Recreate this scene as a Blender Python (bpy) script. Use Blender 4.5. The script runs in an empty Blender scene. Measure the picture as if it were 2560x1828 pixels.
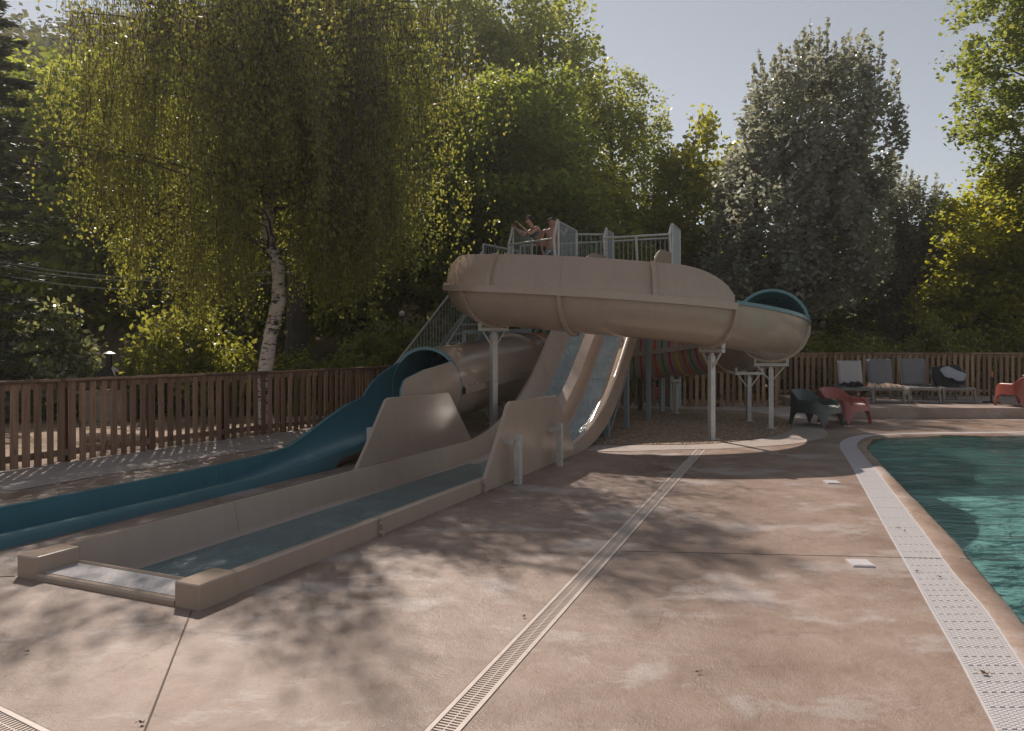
import bpy, math, random
import numpy as np
from mathutils import Vector, Matrix
from mathutils.geometry import tessellate_polygon

# ------------------------------------------------------------------ camera, sky, sun, exposure
scene = bpy.context.scene
COL = scene.collection
cam_d = bpy.data.cameras.new('camera'); cam = bpy.data.objects.new('camera', cam_d); COL.objects.link(cam)
cam.location = (0, 0, 1.55); cam.rotation_euler = (math.radians(90), 0, 0)
cam_d.lens = 26.02; cam_d.sensor_width = 36; cam_d.shift_y = -0.018
cam_d.clip_start = 0.05; cam_d.clip_end = 2000
scene.camera = cam
SUN_EL = math.radians(43.5)
SUN_AZ = (-0.37, 0.929)                      # horizontal direction towards the sun
w = bpy.data.worlds.new('World'); scene.world = w; w.use_nodes = True
wn = w.node_tree.nodes; wl = w.node_tree.links
bg = wn['Background']
sky = wn.new('ShaderNodeTexSky'); sky.sky_type = 'NISHITA'; sky.sun_disc = False
sky.sun_elevation = SUN_EL; sky.sun_rotation = math.atan2(SUN_AZ[0], SUN_AZ[1])
sky.air_density = 1.0; sky.dust_density = 0.0; sky.ozone_density = 1.0; sky.altitude = 300
hs = wn.new('ShaderNodeHueSaturation'); hs.inputs['Saturation'].default_value = 0.4      # milky late-summer sky
wl.new(sky.outputs[0], hs.inputs['Color']); tint = wn.new('ShaderNodeMixRGB'); tint.blend_type = 'MULTIPLY'; tint.inputs[0].default_value = 1.0; tint.inputs[2].default_value = (1.0, 0.985, 0.965, 1)
wl.new(hs.outputs[0], tint.inputs[1]); wl.new(tint.outputs[0], bg.inputs[0]); bg.inputs[1].default_value = 0.038
sd = bpy.data.lights.new('sun', 'SUN'); so = bpy.data.objects.new('sun', sd); COL.objects.link(so)
sd.energy = 2.0; sd.angle = math.radians(0.53); sd.color = (1.0, 0.89, 0.79)
sv = Vector((SUN_AZ[0] * math.cos(SUN_EL), SUN_AZ[1] * math.cos(SUN_EL), math.sin(SUN_EL)))
so.rotation_euler = sv.to_track_quat('Z', 'Y').to_euler(); so.location = sv * 40
scene.view_settings.view_transform = 'Standard'; scene.view_settings.look = 'None'
scene.view_settings.exposure = 1.3; scene.view_settings.gamma = 1.0
scene.cycles.max_bounces = 8; scene.cycles.transparent_max_bounces = 12
scene.cycles.caustics_reflective = False; scene.cycles.caustics_refractive = False

R = math.radians
rng = np.random.default_rng(7)
random.seed(7)

# ------------------------------------------------------------------ helpers
def nz(v):
    v = Vector(v); return v.normalized()

def tag(o, label=None, cat=None, group=None, kind=None):
    if label: o['label'] = label
    if cat: o['category'] = cat
    if group: o['group'] = group
    if kind: o['kind'] = kind
    return o

def empty(name, loc=(0, 0, 0), rz=0, parent=None):
    e = bpy.data.objects.new(name, None); COL.objects.link(e)
    e.location = loc; e.rotation_euler = (0, 0, rz); e.empty_display_size = 0.1
    if parent: e.parent = parent
    return e

def thing(name, label, cat, loc=(0, 0, 0), rz=0, group=None):
    return tag(empty(name, loc, rz), label, cat, group)

def put(name, me, parent=None, world=True, loc=None, rz=0, sc=None):
    """link mesh; world=True: coordinates are world ones although the parent sits elsewhere"""
    o = bpy.data.objects.new(name, me); COL.objects.link(o)
    if loc is not None: o.location = loc
    if rz: o.rotation_euler = (0, 0, rz)
    if sc is not None: o.scale = sc
    if parent is not None:
        o.parent = parent
        if world:
            acc = Vector((0, 0, 0)); q = parent
            while q is not None:
                acc += q.location; q = q.parent
                break
            o.matrix_parent_inverse = Matrix.Translation(-Vector(parent.location)) if parent.type == 'EMPTY' else Matrix.Identity(4)
    return o

class MB:
    def __init__(s): s.v = []; s.f = []; s.m = []; s.cur = 0
    def add(s, vs, fs, m=None):
        b = len(s.v); s.v += [tuple(v) for v in vs]
        for f in fs: s.f.append([b + i for i in f]); s.m.append(s.cur if m is None else m)
    def box(s, c, size, ax=None, m=None):
        c = Vector(c); hx, hy, hz = size[0] / 2, size[1] / 2, size[2] / 2
        if ax is None: ax = (Vector((1, 0, 0)), Vector((0, 1, 0)), Vector((0, 0, 1)))
        vs = [c + ax[0] * (sx * hx) + ax[1] * (sy * hy) + ax[2] * (sz * hz) for sz in (-1, 1) for sy in (-1, 1) for sx in (-1, 1)]
        s.add(vs, [(0, 2, 3, 1), (4, 5, 7, 6), (0, 1, 5, 4), (2, 6, 7, 3), (0, 4, 6, 2), (1, 3, 7, 5)], m)
    def bar(s, p, q, wd, ht, up=(0, 0, 1), m=None):
        p = Vector(p); q = Vector(q); d = (q - p); L = d.length; d.normalize()
        up = Vector(up)
        if abs(d.dot(up)) > 0.98: up = Vector((0, 1, 0))
        x = d.cross(up).normalized(); u = x.cross(d).normalized()
        s.box((p + q) / 2, (wd, L, ht), (x, d, u), m)
    def tube(s, pts, radii, n=8, cap=True, m=None):
        rings = []; N = len(pts); pts = [Vector(p) for p in pts]
        if not hasattr(radii, '__len__'): radii = [radii] * N
        ref = None
        for i in range(N):
            d = (pts[min(i + 1, N - 1)] - pts[max(i - 1, 0)]).normalized()
            if ref is None:
                ref = Vector((0, 0, 1)) if abs(d.z) < 0.9 else Vector((1, 0, 0))
            x = d.cross(ref).normalized(); y = x.cross(d).normalized(); ref = y
            rings.append([pts[i] + (x * math.cos(2 * math.pi * k / n) + y * math.sin(2 * math.pi * k / n)) * radii[i] for k in range(n)])
        vs = [v for r in rings for v in r]
        fs = [(i * n + k, i * n + (k + 1) % n, (i + 1) * n + (k + 1) % n, (i + 1) * n + k) for i in range(N - 1) for k in range(n)]
        if cap: fs += [tuple(range(n - 1, -1, -1)), tuple((N - 1) * n + k for k in range(n))]
        s.add(vs, fs, m)
    def grid(s, rows, closed_u=False, closed_v=False, mats=None):
        """rows: list of equal-length point lists; mats: material per column strip"""
        nr = len(rows); nc = len(rows[0])
        vs = [p for r in rows for p in r]; b = len(s.v); s.v += [tuple(p) for p in vs]
        for i in range(nr if closed_u else nr - 1):
            for k in range(nc if closed_v else nc - 1):
                i2 = (i + 1) % nr; k2 = (k + 1) % nc
                s.f.append([b + i * nc + k, b + i * nc + k2, b + i2 * nc + k2, b + i2 * nc + k])
                s.m.append(mats[k] if mats else s.cur)
    def prism(s, poly, a, depth, m=None):
        """poly: list of 3D points (planar), extruded along vector a by depth"""
        a = Vector(a).normalized() * depth; n = len(poly); P = [Vector(p) for p in poly]
        tris = tessellate_polygon([P])
        vs = P + [p + a for p in P]
        fs = [tuple(t) for t in tris] + [tuple(n + i for i in reversed(t)) for t in tris]
        fs += [(i, (i + 1) % n, n + (i + 1) % n, n + i) for i in range(n)]
        s.add(vs, fs, m)
    def mesh(s, name, mats, smooth=False, angle=35):
        me = bpy.data.meshes.new(name); me.from_pydata(s.v, [], s.f)
        if not isinstance(mats, (list, tuple)): mats = [mats]
        for mm in mats: me.materials.append(mm)
        if len(mats) > 1: me.polygons.foreach_set('material_index', s.m)
        import bmesh
        bm = bmesh.new(); bm.from_mesh(me); bmesh.ops.recalc_face_normals(bm, faces=bm.faces); bm.to_mesh(me); bm.free()
        if smooth:
            me.polygons.foreach_set('use_smooth', [True] * len(me.polygons))
            me.set_sharp_from_angle(angle=R(angle))
        me.update(); return me
    def build(s, name, mats, parent=None, smooth=False, world=True, angle=35, **k):
        return put(name, s.mesh(name, mats, smooth, angle), parent, world, **k)

def bevel(o, wdt=0.006, seg=2):
    b = o.modifiers.new('bevel', 'BEVEL'); b.width = wdt; b.segments = seg; b.limit_method = 'ANGLE'; b.angle_limit = R(40)
    return o

def interp(x, tab):
    xs = [t[0] for t in tab]; ys = [t[1] for t in tab]
    return float(np.interp(x, xs, ys))

def smooth_tab(tab, n=200, k=9):
    xs = np.linspace(tab[0][0], tab[-1][0], n); ys = np.interp(xs, [t[0] for t in tab], [t[1] for t in tab])
    pad = np.concatenate([np.full(k, ys[0]), ys, np.full(k, ys[-1])]); ker = np.hanning(2 * k + 1); ker /= ker.sum()
    ys2 = np.convolve(pad, ker, 'valid')
    return list(zip(xs, ys2))

# ------------------------------------------------------------------ materials
def mat_nodes(name):
    m = bpy.data.materials.new(name); m.use_nodes = True
    nt = m.node_tree; return m, nt.nodes, nt.links, nt.nodes['Principled BSDF']

def ramp(nd, stops):
    r = nd.new('ShaderNodeValToRGB'); e = r.color_ramp.elements
    while len(e) > 1: e.remove(e[-1])
    e[0].position = stops[0][0]; e[0].color = (*stops[0][1], 1)
    for p, c in stops[1:]:
        x = e.new(p); x.color = (*c, 1)
    return r

def noise(nd, lk, scale, detail=4, rough=0.55, vec=None, dist=0.0, stretch=None, coord='Object'):
    n = nd.new('ShaderNodeTexNoise'); n.inputs['Scale'].default_value = scale; n.inputs['Detail'].default_value = detail
    n.inputs['Roughness'].default_value = rough; n.inputs['Distortion'].default_value = dist
    if vec is None:
        tc = nd.new('ShaderNodeTexCoord'); vec = tc.outputs[coord]
    if stretch:
        mp = nd.new('ShaderNodeMapping'); mp.inputs['Scale'].default_value = stretch[:3]
        if len(stretch) > 3: mp.inputs['Rotation'].default_value = (0, 0, stretch[3])
        lk.new(vec, mp.inputs[0]); vec = mp.outputs[0]
    lk.new(vec, n.inputs['Vector']); return n

def bumpn(nd, lk, src, strength, dist, prev=None):
    b = nd.new('ShaderNodeBump'); b.inputs['Strength'].default_value = strength; b.inputs['Distance'].default_value = dist
    lk.new(src, b.inputs['Height'])
    if prev is not None: lk.new(prev, b.inputs['Normal'])
    return b.outputs[0]

def basic(name, col, rough=0.5, metal=0.0, var=0.12, scale=3.0, bump=0.0, bscale=40, spec=0.5, rvar=0.1, coat=0.0, stretch=None, objvar=0.0):
    m, nd, lk, p = mat_nodes(name)
    n = noise(nd, lk, scale, 5, stretch=stretch)
    c = Vector(col)
    r = ramp(nd, [(0.25, tuple(c * (1 - var))), (0.5, tuple(c)), (0.75, tuple(min(1, x * (1 + var)) for x in c))])
    lk.new(n.outputs[0], r.inputs[0]); out = r.outputs[0]
    if objvar:
        oi = nd.new('ShaderNodeObjectInfo'); hs = nd.new('ShaderNodeHueSaturation')
        mr = nd.new('ShaderNodeMapRange'); mr.inputs[3].default_value = 1 - objvar; mr.inputs[4].default_value = 1 + objvar
        lk.new(oi.outputs['Random'], mr.inputs[0]); lk.new(mr.outputs[0], hs.inputs['Value']); lk.new(out, hs.inputs['Color']); out = hs.outputs[0]
    lk.new(out, p.inputs['Base Color'])
    p.inputs['Metallic'].default_value = metal; p.inputs['Specular IOR Level'].default_value = spec
    if coat: p.inputs['Coat Weight'].default_value = coat; p.inputs['Coat Roughness'].default_value = 0.08
    n2 = noise(nd, lk, scale * 4, 3)
    mr = nd.new('ShaderNodeMapRange'); mr.inputs[3].default_value = max(0.02, rough - rvar); mr.inputs[4].default_value = min(1, rough + rvar)
    lk.new(n2.outputs[0], mr.inputs[0]); lk.new(mr.outputs[0], p.inputs['Roughness'])
    if bump:
        n3 = noise(nd, lk, bscale, 4); lk.new(bumpn(nd, lk, n3.outputs[0], 1.0, bump), p.inputs['Normal'])
    return m

def gelcoat(name, col, rough=0.24, dirt=0.05):
    m, nd, lk, p = mat_nodes(name)
    n = noise(nd, lk, 1.3, 6, 0.65)
    c = Vector(col)
    r = ramp(nd, [(0.3, tuple(c * (1 - dirt))), (0.55, tuple(c)), (0.8, tuple(c * 1.06))]); lk.new(n.outputs[0], r.inputs[0])
    st = noise(nd, lk, 9, 4, 0.6, stretch=(1, 1, 0.12))           # faint run marks
    mx = nd.new('ShaderNodeMixRGB'); mx.blend_type = 'MULTIPLY'; mx.inputs[0].default_value = 0.15
    r2 = ramp(nd, [(0.35, (0.7, 0.68, 0.66)), (0.55, (1, 1, 1))]); lk.new(st.outputs[0], r2.inputs[0])
    lk.new(r.outputs[0], mx.inputs[1]); lk.new(r2.outputs[0], mx.inputs[2]); lk.new(mx.outputs[0], p.inputs['Base Color'])
    mr = nd.new('ShaderNodeMapRange'); mr.inputs[3].default_value = rough - 0.06; mr.inputs[4].default_value = rough + 0.14
    lk.new(n.outputs[0], mr.inputs[0]); lk.new(mr.outputs[0], p.inputs['Roughness'])
    p.inputs['Specular IOR Level'].default_value = 0.45
    n3 = noise(nd, lk, 2.2, 2); lk.new(bumpn(nd, lk, n3.outputs[0], 0.2, 0.01), p.inputs['Normal'])
    return m

def leafmat(name, cols, trans, tmix=0.4, gloss=0.35, spec=0.4):
    m, nd, lk, p = mat_nodes(name)
    ge = nd.new('ShaderNodeNewGeometry')
    k = len(cols)
    r = ramp(nd, [(i / max(1, k - 1), c) for i, c in enumerate(cols)]); lk.new(ge.outputs['Random Per Island'], r.inputs[0])
    lk.new(r.outputs[0], p.inputs['Base Color']); p.inputs['Roughness'].default_value = gloss; p.inputs['Specular IOR Level'].default_value = spec
    tr = nd.new('ShaderNodeBsdfTranslucent')
    r2 = ramp(nd, [(i / max(1, len(trans) - 1), c) for i, c in enumerate(trans)]); lk.new(ge.outputs['Random Per Island'], r2.inputs[0])
    lk.new(r2.outputs[0], tr.inputs[0])
    mx = nd.new('ShaderNodeMixShader'); mx.inputs[0].default_value = tmix
    lk.new(p.outputs[0], mx.inputs[1]); lk.new(tr.outputs[0], mx.inputs[2]); lk.new(mx.outputs[0], nd['Material Output'].inputs[0])
    return m

M = {}
M['beige'] = gelcoat('beige_gelcoat', (0.405, 0.312, 0.248), 0.16)
M['teal'] = gelcoat('teal_gelcoat', (0.1, 0.21, 0.235), 0.24)
M['blue'] = gelcoat('blue_gelcoat', (0.09, 0.21, 0.25), 0.2)
M['steel'] = basic('galvanised_steel', (0.5, 0.475, 0.45), 0.5, 0.35, 0.18, 14, 0.0008, 60, rvar=0.14)
M['steel_paint'] = basic('grey_green_painted_steel', (0.27, 0.32, 0.33), 0.38, 0.35, 0.1, 6)
M['white_plastic'] = basic('white_plastic', (0.56, 0.53, 0.53), 0.45, 0, 0.08, 20)
M['cream_plastic'] = basic('cream_plastic', (0.55, 0.46, 0.4), 0.5, 0, 0.1, 20)
M['joint'] = basic('joint_filler', (0.12, 0.085, 0.065), 0.9, 0, 0.2)
M['dark'] = basic('dark_gap', (0.03, 0.027, 0.025), 0.9, 0, 0.2)
M['bark'] = basic('bark', (0.075, 0.058, 0.046), 0.9, 0, 0.4, 9, 0.02, 14, stretch=(1, 1, 0.25))
M['chair_grey'] = basic('dark_grey_green_plastic', (0.055, 0.07, 0.066), 0.33, 0, 0.06, 4, bump=0.0005, bscale=120)
M['chair_red'] = basic('brick_red_plastic', (0.31, 0.085, 0.065), 0.33, 0, 0.06, 4, bump=0.0005, bscale=120)
M['sling'] = basic('grey_sling_fabric', (0.17, 0.165, 0.165), 0.75, 0, 0.06, 8, bump=0.0006, bscale=300)
M['sling_sunlit'] = basic('sunlit_sling_fabric', (0.4, 0.36, 0.34), 0.75, 0, 0.06, 8, bump=0.0006, bscale=300)  # lighter copy of the grey sling, sunlight put into its colour
M['lounger'] = basic('taupe_plastic', (0.2, 0.185, 0.175), 0.5, 0, 0.08, 8)
M['black'] = basic('black_cloth', (0.018, 0.018, 0.02), 0.8, 0, 0.3, 30, bump=0.002, bscale=50)
M['pale_cloth'] = basic('pale_blue_cloth', (0.3, 0.33, 0.36), 0.85, 0, 0.15, 10, bump=0.003, bscale=30)
M['stone'] = basic('barbecue_stone', (0.28, 0.22, 0.18), 0.9, 0, 0.25, 8, bump=0.01, bscale=20)
M['iron'] = basic('rusty_dark_iron', (0.05, 0.042, 0.038), 0.6, 0.5, 0.4, 12)
M['green_plastic'] = basic('green_plastic', (0.06, 0.32, 0.05), 0.4)
M['orange_plastic'] = basic('orange_plastic', (0.6, 0.16, 0.03), 0.4)
M['pink_plastic'] = basic('pink_plastic', (0.5, 0.12, 0.12), 0.4)
M['globe'] = basic('opal_globe', (0.5, 0.48, 0.45), 0.25, 0, 0.03)
M['cable'] = basic('pale_cable', (0.4, 0.38, 0.36), 0.5)
M['log'] = basic('bare_log', (0.3, 0.22, 0.16), 0.85, 0, 0.3, 10, bump=0.006, bscale=25)
M['band_y'] = basic('yellow_band', (0.75, 0.42, 0.03), 0.3)
M['band_m'] = basic('magenta_band', (0.42, 0.04, 0.14), 0.3)
M['band_g'] = basic('green_band', (0.03, 0.26, 0.1), 0.3)
M['band_r'] = basic('red_band', (0.65, 0.07, 0.02), 0.3)
M['skin'] = basic('skin', (0.42, 0.235, 0.165), 0.5, 0, 0.08, 12)
M['skin2'] = basic('tanned_skin', (0.36, 0.19, 0.135), 0.5, 0, 0.08, 12)
M['hair'] = basic('dark_hair', (0.03, 0.02, 0.015), 0.8, 0, 0.3, 60, bump=0.004, bscale=90, spec=0.12)
M['bikini'] = basic('teal_swim_fabric', (0.06, 0.11, 0.12), 0.6)

# wood
def wood(name, col, objvar=0.22):
    m, nd, lk, p = mat_nodes(name)
    tc = nd.new('ShaderNodeTexCoord'); oi = nd.new('ShaderNodeObjectInfo')
    ad = nd.new('ShaderNodeVectorMath'); ad.operation = 'ADD'; sc = nd.new('ShaderNodeVectorMath'); sc.operation = 'SCALE'
    cb = nd.new('ShaderNodeCombineXYZ')
    for i in range(3): lk.new(oi.outputs['Random'], cb.inputs[i])
    lk.new(cb.outputs[0], sc.inputs[0]); sc.inputs[3].default_value = 37
    lk.new(tc.outputs['Object'], ad.inputs[0]); lk.new(sc.outputs[0], ad.inputs[1])
    n = noise(nd, lk, 22, 6, 0.6, vec=ad.outputs[0], dist=0.8, stretch=(1, 1, 0.07))
    c = Vector(col)
    r = ramp(nd, [(0.25, tuple(c * 0.55)), (0.5, tuple(c)), (0.8, tuple(c * 1.3))]); lk.new(n.outputs[0], r.inputs[0])
    kn = noise(nd, lk, 7, 2, 0.5, vec=ad.outputs[0], stretch=(1, 1, 0.5))
    rk = ramp(nd, [(0.66, (1, 1, 1)), (0.74, (0.4, 0.33, 0.28))]); lk.new(kn.outputs[0], rk.inputs[0])
    mx = nd.new('ShaderNodeMixRGB'); mx.blend_type = 'MULTIPLY'; mx.inputs[0].default_value = 0.8
    lk.new(r.outputs[0], mx.inputs[1]); lk.new(rk.outputs[0], mx.inputs[2])
    hs = nd.new('ShaderNodeHueSaturation'); mr = nd.new('ShaderNodeMapRange'); mr.inputs[3].default_value = 1 - objvar; mr.inputs[4].default_value = 1 + objvar
    lk.new(oi.outputs['Random'], mr.inputs[0]); lk.new(mr.outputs[0], hs.inputs['Value']); lk.new(mx.outputs[0], hs.inputs['Color'])
    lk.new(hs.outputs[0], p.inputs['Base Color']); p.inputs['Roughness'].default_value = 0.75; p.inputs['Specular IOR Level'].default_value = 0.25
    lk.new(bumpn(nd, lk, n.outputs[0], 0.5, 0.004), p.inputs['Normal'])
    return m
M['wood'] = wood('stained_fence_wood', (0.27, 0.165, 0.11), 0.36)
M['wood_post'] = wood('red_brown_post_wood', (0.13, 0.052, 0.033))

# birch bark
def birchbark():
    m, nd, lk, p = mat_nodes('birch_bark')
    n = noise(nd, lk, 5.5, 5, 0.6, dist=0.6, stretch=(1, 1, 2.6))
    r = ramp(nd, [(0.40, (0.04, 0.03, 0.025)), (0.47, (0.5, 0.42, 0.37)), (0.7, (0.62, 0.55, 0.5))]); lk.new(n.outputs[0], r.inputs[0])
    f = noise(nd, lk, 26, 3, 0.6, stretch=(1, 1, 5))
    r2 = ramp(nd, [(0.3, (0.35, 0.3, 0.27)), (0.42, (1, 1, 1))]); lk.new(f.outputs[0], r2.inputs[0])
    mx = nd.new('ShaderNodeMixRGB'); mx.blend_type = 'MULTIPLY'; mx.inputs[0].default_value = 0.8
    lk.new(r.outputs[0], mx.inputs[1]); lk.new(r2.outputs[0], mx.inputs[2]); lk.new(mx.outputs[0], p.inputs['Base Color'])
    p.inputs['Roughness'].default_value = 0.8
    lk.new(bumpn(nd, lk, n.outputs[0], 0.6, 0.02), p.inputs['Normal']); return m
M['birch'] = birchbark()

# stamped, partly wet concrete
def deckmat(name, wet=1.0, tone=1.0, pale=0.0):
    m, nd, lk, p = mat_nodes(name)
    tc = nd.new('ShaderNodeTexCoord'); V = tc.outputs['Object']
    big = noise(nd, lk, 0.7, 9, 0.66, V, 0.2)
    mid = noise(nd, lk, 3.2, 10, 0.72, V, 0.3)
    fine = noise(nd, lk, 60, 5, 0.7, V)
    t = tone
    r = ramp(nd, [(0.26, (0.235 * t, 0.158 * t, 0.117 * t)), (0.42, (0.315 * t, 0.222 * t, 0.172 * t)), (0.55, (0.355 * t, 0.26 * t, 0.208 * t)), (0.74, (0.41 * t, 0.315 * t, 0.262 * t))])
    lk.new(mid.outputs[0], r.inputs[0])
    r2 = ramp(nd, [(0.34, (0.68, 0.62, 0.58)), (0.5, (0.93, 0.91, 0.9)), (0.68, (1.14, 1.14, 1.15))]); lk.new(big.outputs[0], r2.inputs[0])
    mx = nd.new('ShaderNodeMixRGB'); mx.blend_type = 'MULTIPLY'; mx.inputs[0].default_value = 1.0
    lk.new(r.outputs[0], mx.inputs[1]); lk.new(r2.outputs[0], mx.inputs[2])
    pb = noise(nd, lk, 1.15, 12, 0.7, V, 0.15, stretch=(0.75, 1.25, 1, 0.25))           # lime bloom left by drying water
    rp_ = ramp(nd, [(0.53, (0, 0, 0)), (0.575, (0.42, 0.42, 0.42)), (0.66, (0.8, 0.8, 0.8))]); lk.new(pb.outputs[0], rp_.inputs[0])
    m2 = nd.new('ShaderNodeMixRGB'); m2.inputs[2].default_value = (0.49, 0.43, 0.405, 1)
    lk.new(rp_.outputs[0], m2.inputs[0]); lk.new(mx.outputs[0], m2.inputs[1])
    m3 = nd.new('ShaderNodeMixRGB'); m3.inputs[0].default_value = pale; m3.inputs[2].default_value = (0.46, 0.41, 0.375, 1); lk.new(m2.outputs[0], m3.inputs[1])
    # hairline stamp creases
    vo = nd.new('ShaderNodeTexVoronoi'); vo.feature = 'DISTANCE_TO_EDGE'; vo.inputs['Scale'].default_value = 0.9
    wv = nd.new('ShaderNodeMixRGB'); wv.blend_type = 'ADD'; wv.inputs[0].default_value = 0.35; lk.new(V, wv.inputs[1]); lk.new(mid.outputs['Color'], wv.inputs[2]); lk.new(wv.outputs[0], vo.inputs['Vector'])
    rc = ramp(nd, [(0.0, (0.55, 0.5, 0.46)), (0.006, (0.8, 0.78, 0.76)), (0.014, (1, 1, 1))]); lk.new(vo.outputs['Distance'], rc.inputs[0])
    cm = noise(nd, lk, 0.9, 3, 0.5, V); rcm = ramp(nd, [(0.5, (0, 0, 0)), (0.6, (0.75, 0.75, 0.75))]); lk.new(cm.outputs[0], rcm.inputs[0])
    m4 = nd.new('ShaderNodeMixRGB'); m4.blend_type = 'MULTIPLY'; lk.new(rcm.outputs[0], m4.inputs[0]); lk.new(m3.outputs[0], m4.inputs[1]); lk.new(rc.outputs[0], m4.inputs[2])
    gr = nd.new('ShaderNodeMixRGB'); gr.blend_type = 'MULTIPLY'; gr.inputs[0].default_value = 0.4
    rf = ramp(nd, [(0.3, (0.72, 0.7, 0.68)), (0.6, (1.08, 1.08, 1.08))]); lk.new(fine.outputs[0], rf.inputs[0])
    lk.new(m4.outputs[0], gr.inputs[1]); lk.new(rf.outputs[0], gr.inputs[2]); lk.new(gr.outputs[0], p.inputs['Base Color'])
    wn_ = noise(nd, lk, 0.8, 5, 0.6, V, 0.5)
    rw = nd.new('ShaderNodeMapRange'); rw.inputs[1].default_value = 0.38; rw.inputs[2].default_value = 0.62
    rw.inputs[3].default_value = 0.27 if wet else 0.6; rw.inputs[4].default_value = 0.5 if wet else 0.8
    lk.new(wn_.outputs[0], rw.inputs[0]); lk.new(rw.outputs[0], p.inputs['Roughness'])
    p.inputs['Specular IOR Level'].default_value = 0.5 if wet else 0.3
    slate = noise(nd, lk, 5.0, 9, 0.7, V, 0.25)
    b1 = bumpn(nd, lk, slate.outputs[0], 1.0, 0.016)
    grain = noise(nd, lk, 110, 3, 0.7, V)
    b2 = bumpn(nd, lk, grain.outputs[0], 1.0, 0.004, b1)
    lk.new(b2, p.inputs['Normal']); return m
M['deck'] = deckmat('stamped_concrete', 1.0, 0.98)
M['path'] = deckmat('pale_concrete', 0.0, 1.0, 0.72)
M['coping'] = deckmat('tan_coping', 1.0, 1.12, 0.0)
M['terrace'] = deckmat('terrace_concrete', 0.0, 1.0, 0.25)

def soil():
    m, nd, lk, p = mat_nodes('sandy_soil')
    a = noise(nd, lk, 0.35, 6, 0.6); b = noise(nd, lk, 14, 6, 0.7)
    r = ramp(nd, [(0.36, (0.12, 0.105, 0.05)), (0.46, (0.36, 0.275, 0.21)), (0.65, (0.47, 0.37, 0.3))]); lk.new(a.outputs[0], r.inputs[0])
    r2 = ramp(nd, [(0.3, (0.5, 0.45, 0.4)), (0.6, (1.1, 1.1, 1.1))]); lk.new(b.outputs[0], r2.inputs[0])
    mx = nd.new('ShaderNodeMixRGB'); mx.blend_type = 'MULTIPLY'; mx.inputs[0].default_value = 0.7
    lk.new(r.outputs[0], mx.inputs[1]); lk.new(r2.outputs[0], mx.inputs[2]); lk.new(mx.outputs[0], p.inputs['Base Color'])
    p.inputs['Roughness'].default_value = 0.95; p.inputs['Specular IOR Level'].default_value = 0.15
    lk.new(bumpn(nd, lk, b.outputs[0], 0.8, 0.03), p.inputs['Normal']); return m
M['soil'] = soil()

def gravelmat():
    m, nd, lk, p = mat_nodes('tan_gravel')
    v = nd.new('ShaderNodeTexVoronoi'); v.inputs['Scale'].default_value = 34
    tc = nd.new('ShaderNodeTexCoord'); lk.new(tc.outputs['Object'], v.inputs['Vector'])
    ge = nd.new('ShaderNodeNewGeometry')
    r = ramp(nd, [(0.0, (0.25, 0.17, 0.115)), (0.5, (0.4, 0.285, 0.2)), (1.0, (0.5, 0.39, 0.3))])
    sx = nd.new('ShaderNodeSeparateColor'); lk.new(v.outputs['Color'], sx.inputs[0]); lk.new(sx.outputs[0], r.inputs[0])
    lk.new(r.outputs[0], p.inputs['Base Color']); p.inputs['Roughness'].default_value = 0.9; p.inputs['Specular IOR Level'].default_value = 0.2
    iv = nd.new('ShaderNodeMath'); iv.operation = 'SUBTRACT'; iv.inputs[0].default_value = 1; lk.new(v.outputs['Distance'], iv.inputs[1])
    lk.new(bumpn(nd, lk, iv.outputs[0], 1, 0.03), p.inputs['Normal']); return m
M['gravel'] = gravelmat()

def pebble():
    m, nd, lk, p = mat_nodes('pebble')
    ge = nd.new('ShaderNodeNewGeometry')
    r = ramp(nd, [(0.0, (0.24, 0.165, 0.115)), (0.5, (0.4, 0.285, 0.2)), (1.0, (0.52, 0.41, 0.32))]); lk.new(ge.outputs['Random Per Island'], r.inputs[0])
    lk.new(r.outputs[0], p.inputs['Base Color']); p.inputs['Roughness'].default_value = 0.85; return m
M['pebble'] = pebble()

def watermat():
    m, nd, lk, p = mat_nodes('pool_water_surface')
    nd.remove(p)
    a = noise(nd, lk, 2.4, 4, 0.55, dist=0.5, stretch=(0.6, 1.4, 1)); b = noise(nd, lk, 11, 3, 0.5)
    bp = bumpn(nd, lk, a.outputs[0], 1.0, 0.055); bp = bumpn(nd, lk, b.outputs[0], 0.8, 0.012, bp)
    gl = nd.new('ShaderNodeBsdfGlossy'); gl.inputs['Roughness'].default_value = 0.03; lk.new(bp, gl.inputs['Normal'])
    rf = nd.new('ShaderNodeBsdfRefraction'); rf.inputs['IOR'].default_value = 1.33; rf.inputs['Roughness'].default_value = 0.02
    rf.inputs['Color'].default_value = (0.76, 0.94, 0.92, 1); lk.new(bp, rf.inputs['Normal'])
    tr = nd.new('ShaderNodeBsdfTransparent'); tr.inputs[0].default_value = (0.76, 0.94, 0.92, 1)
    m1 = nd.new('ShaderNodeMixShader'); m1.inputs[0].default_value = 0.72; lk.new(rf.outputs[0], m1.inputs[1]); lk.new(tr.outputs[0], m1.inputs[2])
    fr = nd.new('ShaderNodeFresnel'); fr.inputs[0].default_value = 1.33; lk.new(bp, fr.inputs['Normal'])
    m2 = nd.new('ShaderNodeMixShader'); lk.new(fr.outputs[0], m2.inputs[0]); lk.new(m1.outputs[0], m2.inputs[1]); lk.new(gl.outputs[0], m2.inputs[2])
    lk.new(m2.outputs[0], nd['Material Output'].inputs[0]); return m
M['water'] = watermat()
M['basin'] = basic('pale_pool_liner', (0.46, 0.7, 0.71), 0.6, 0, 0.15, 2.0)

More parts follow.
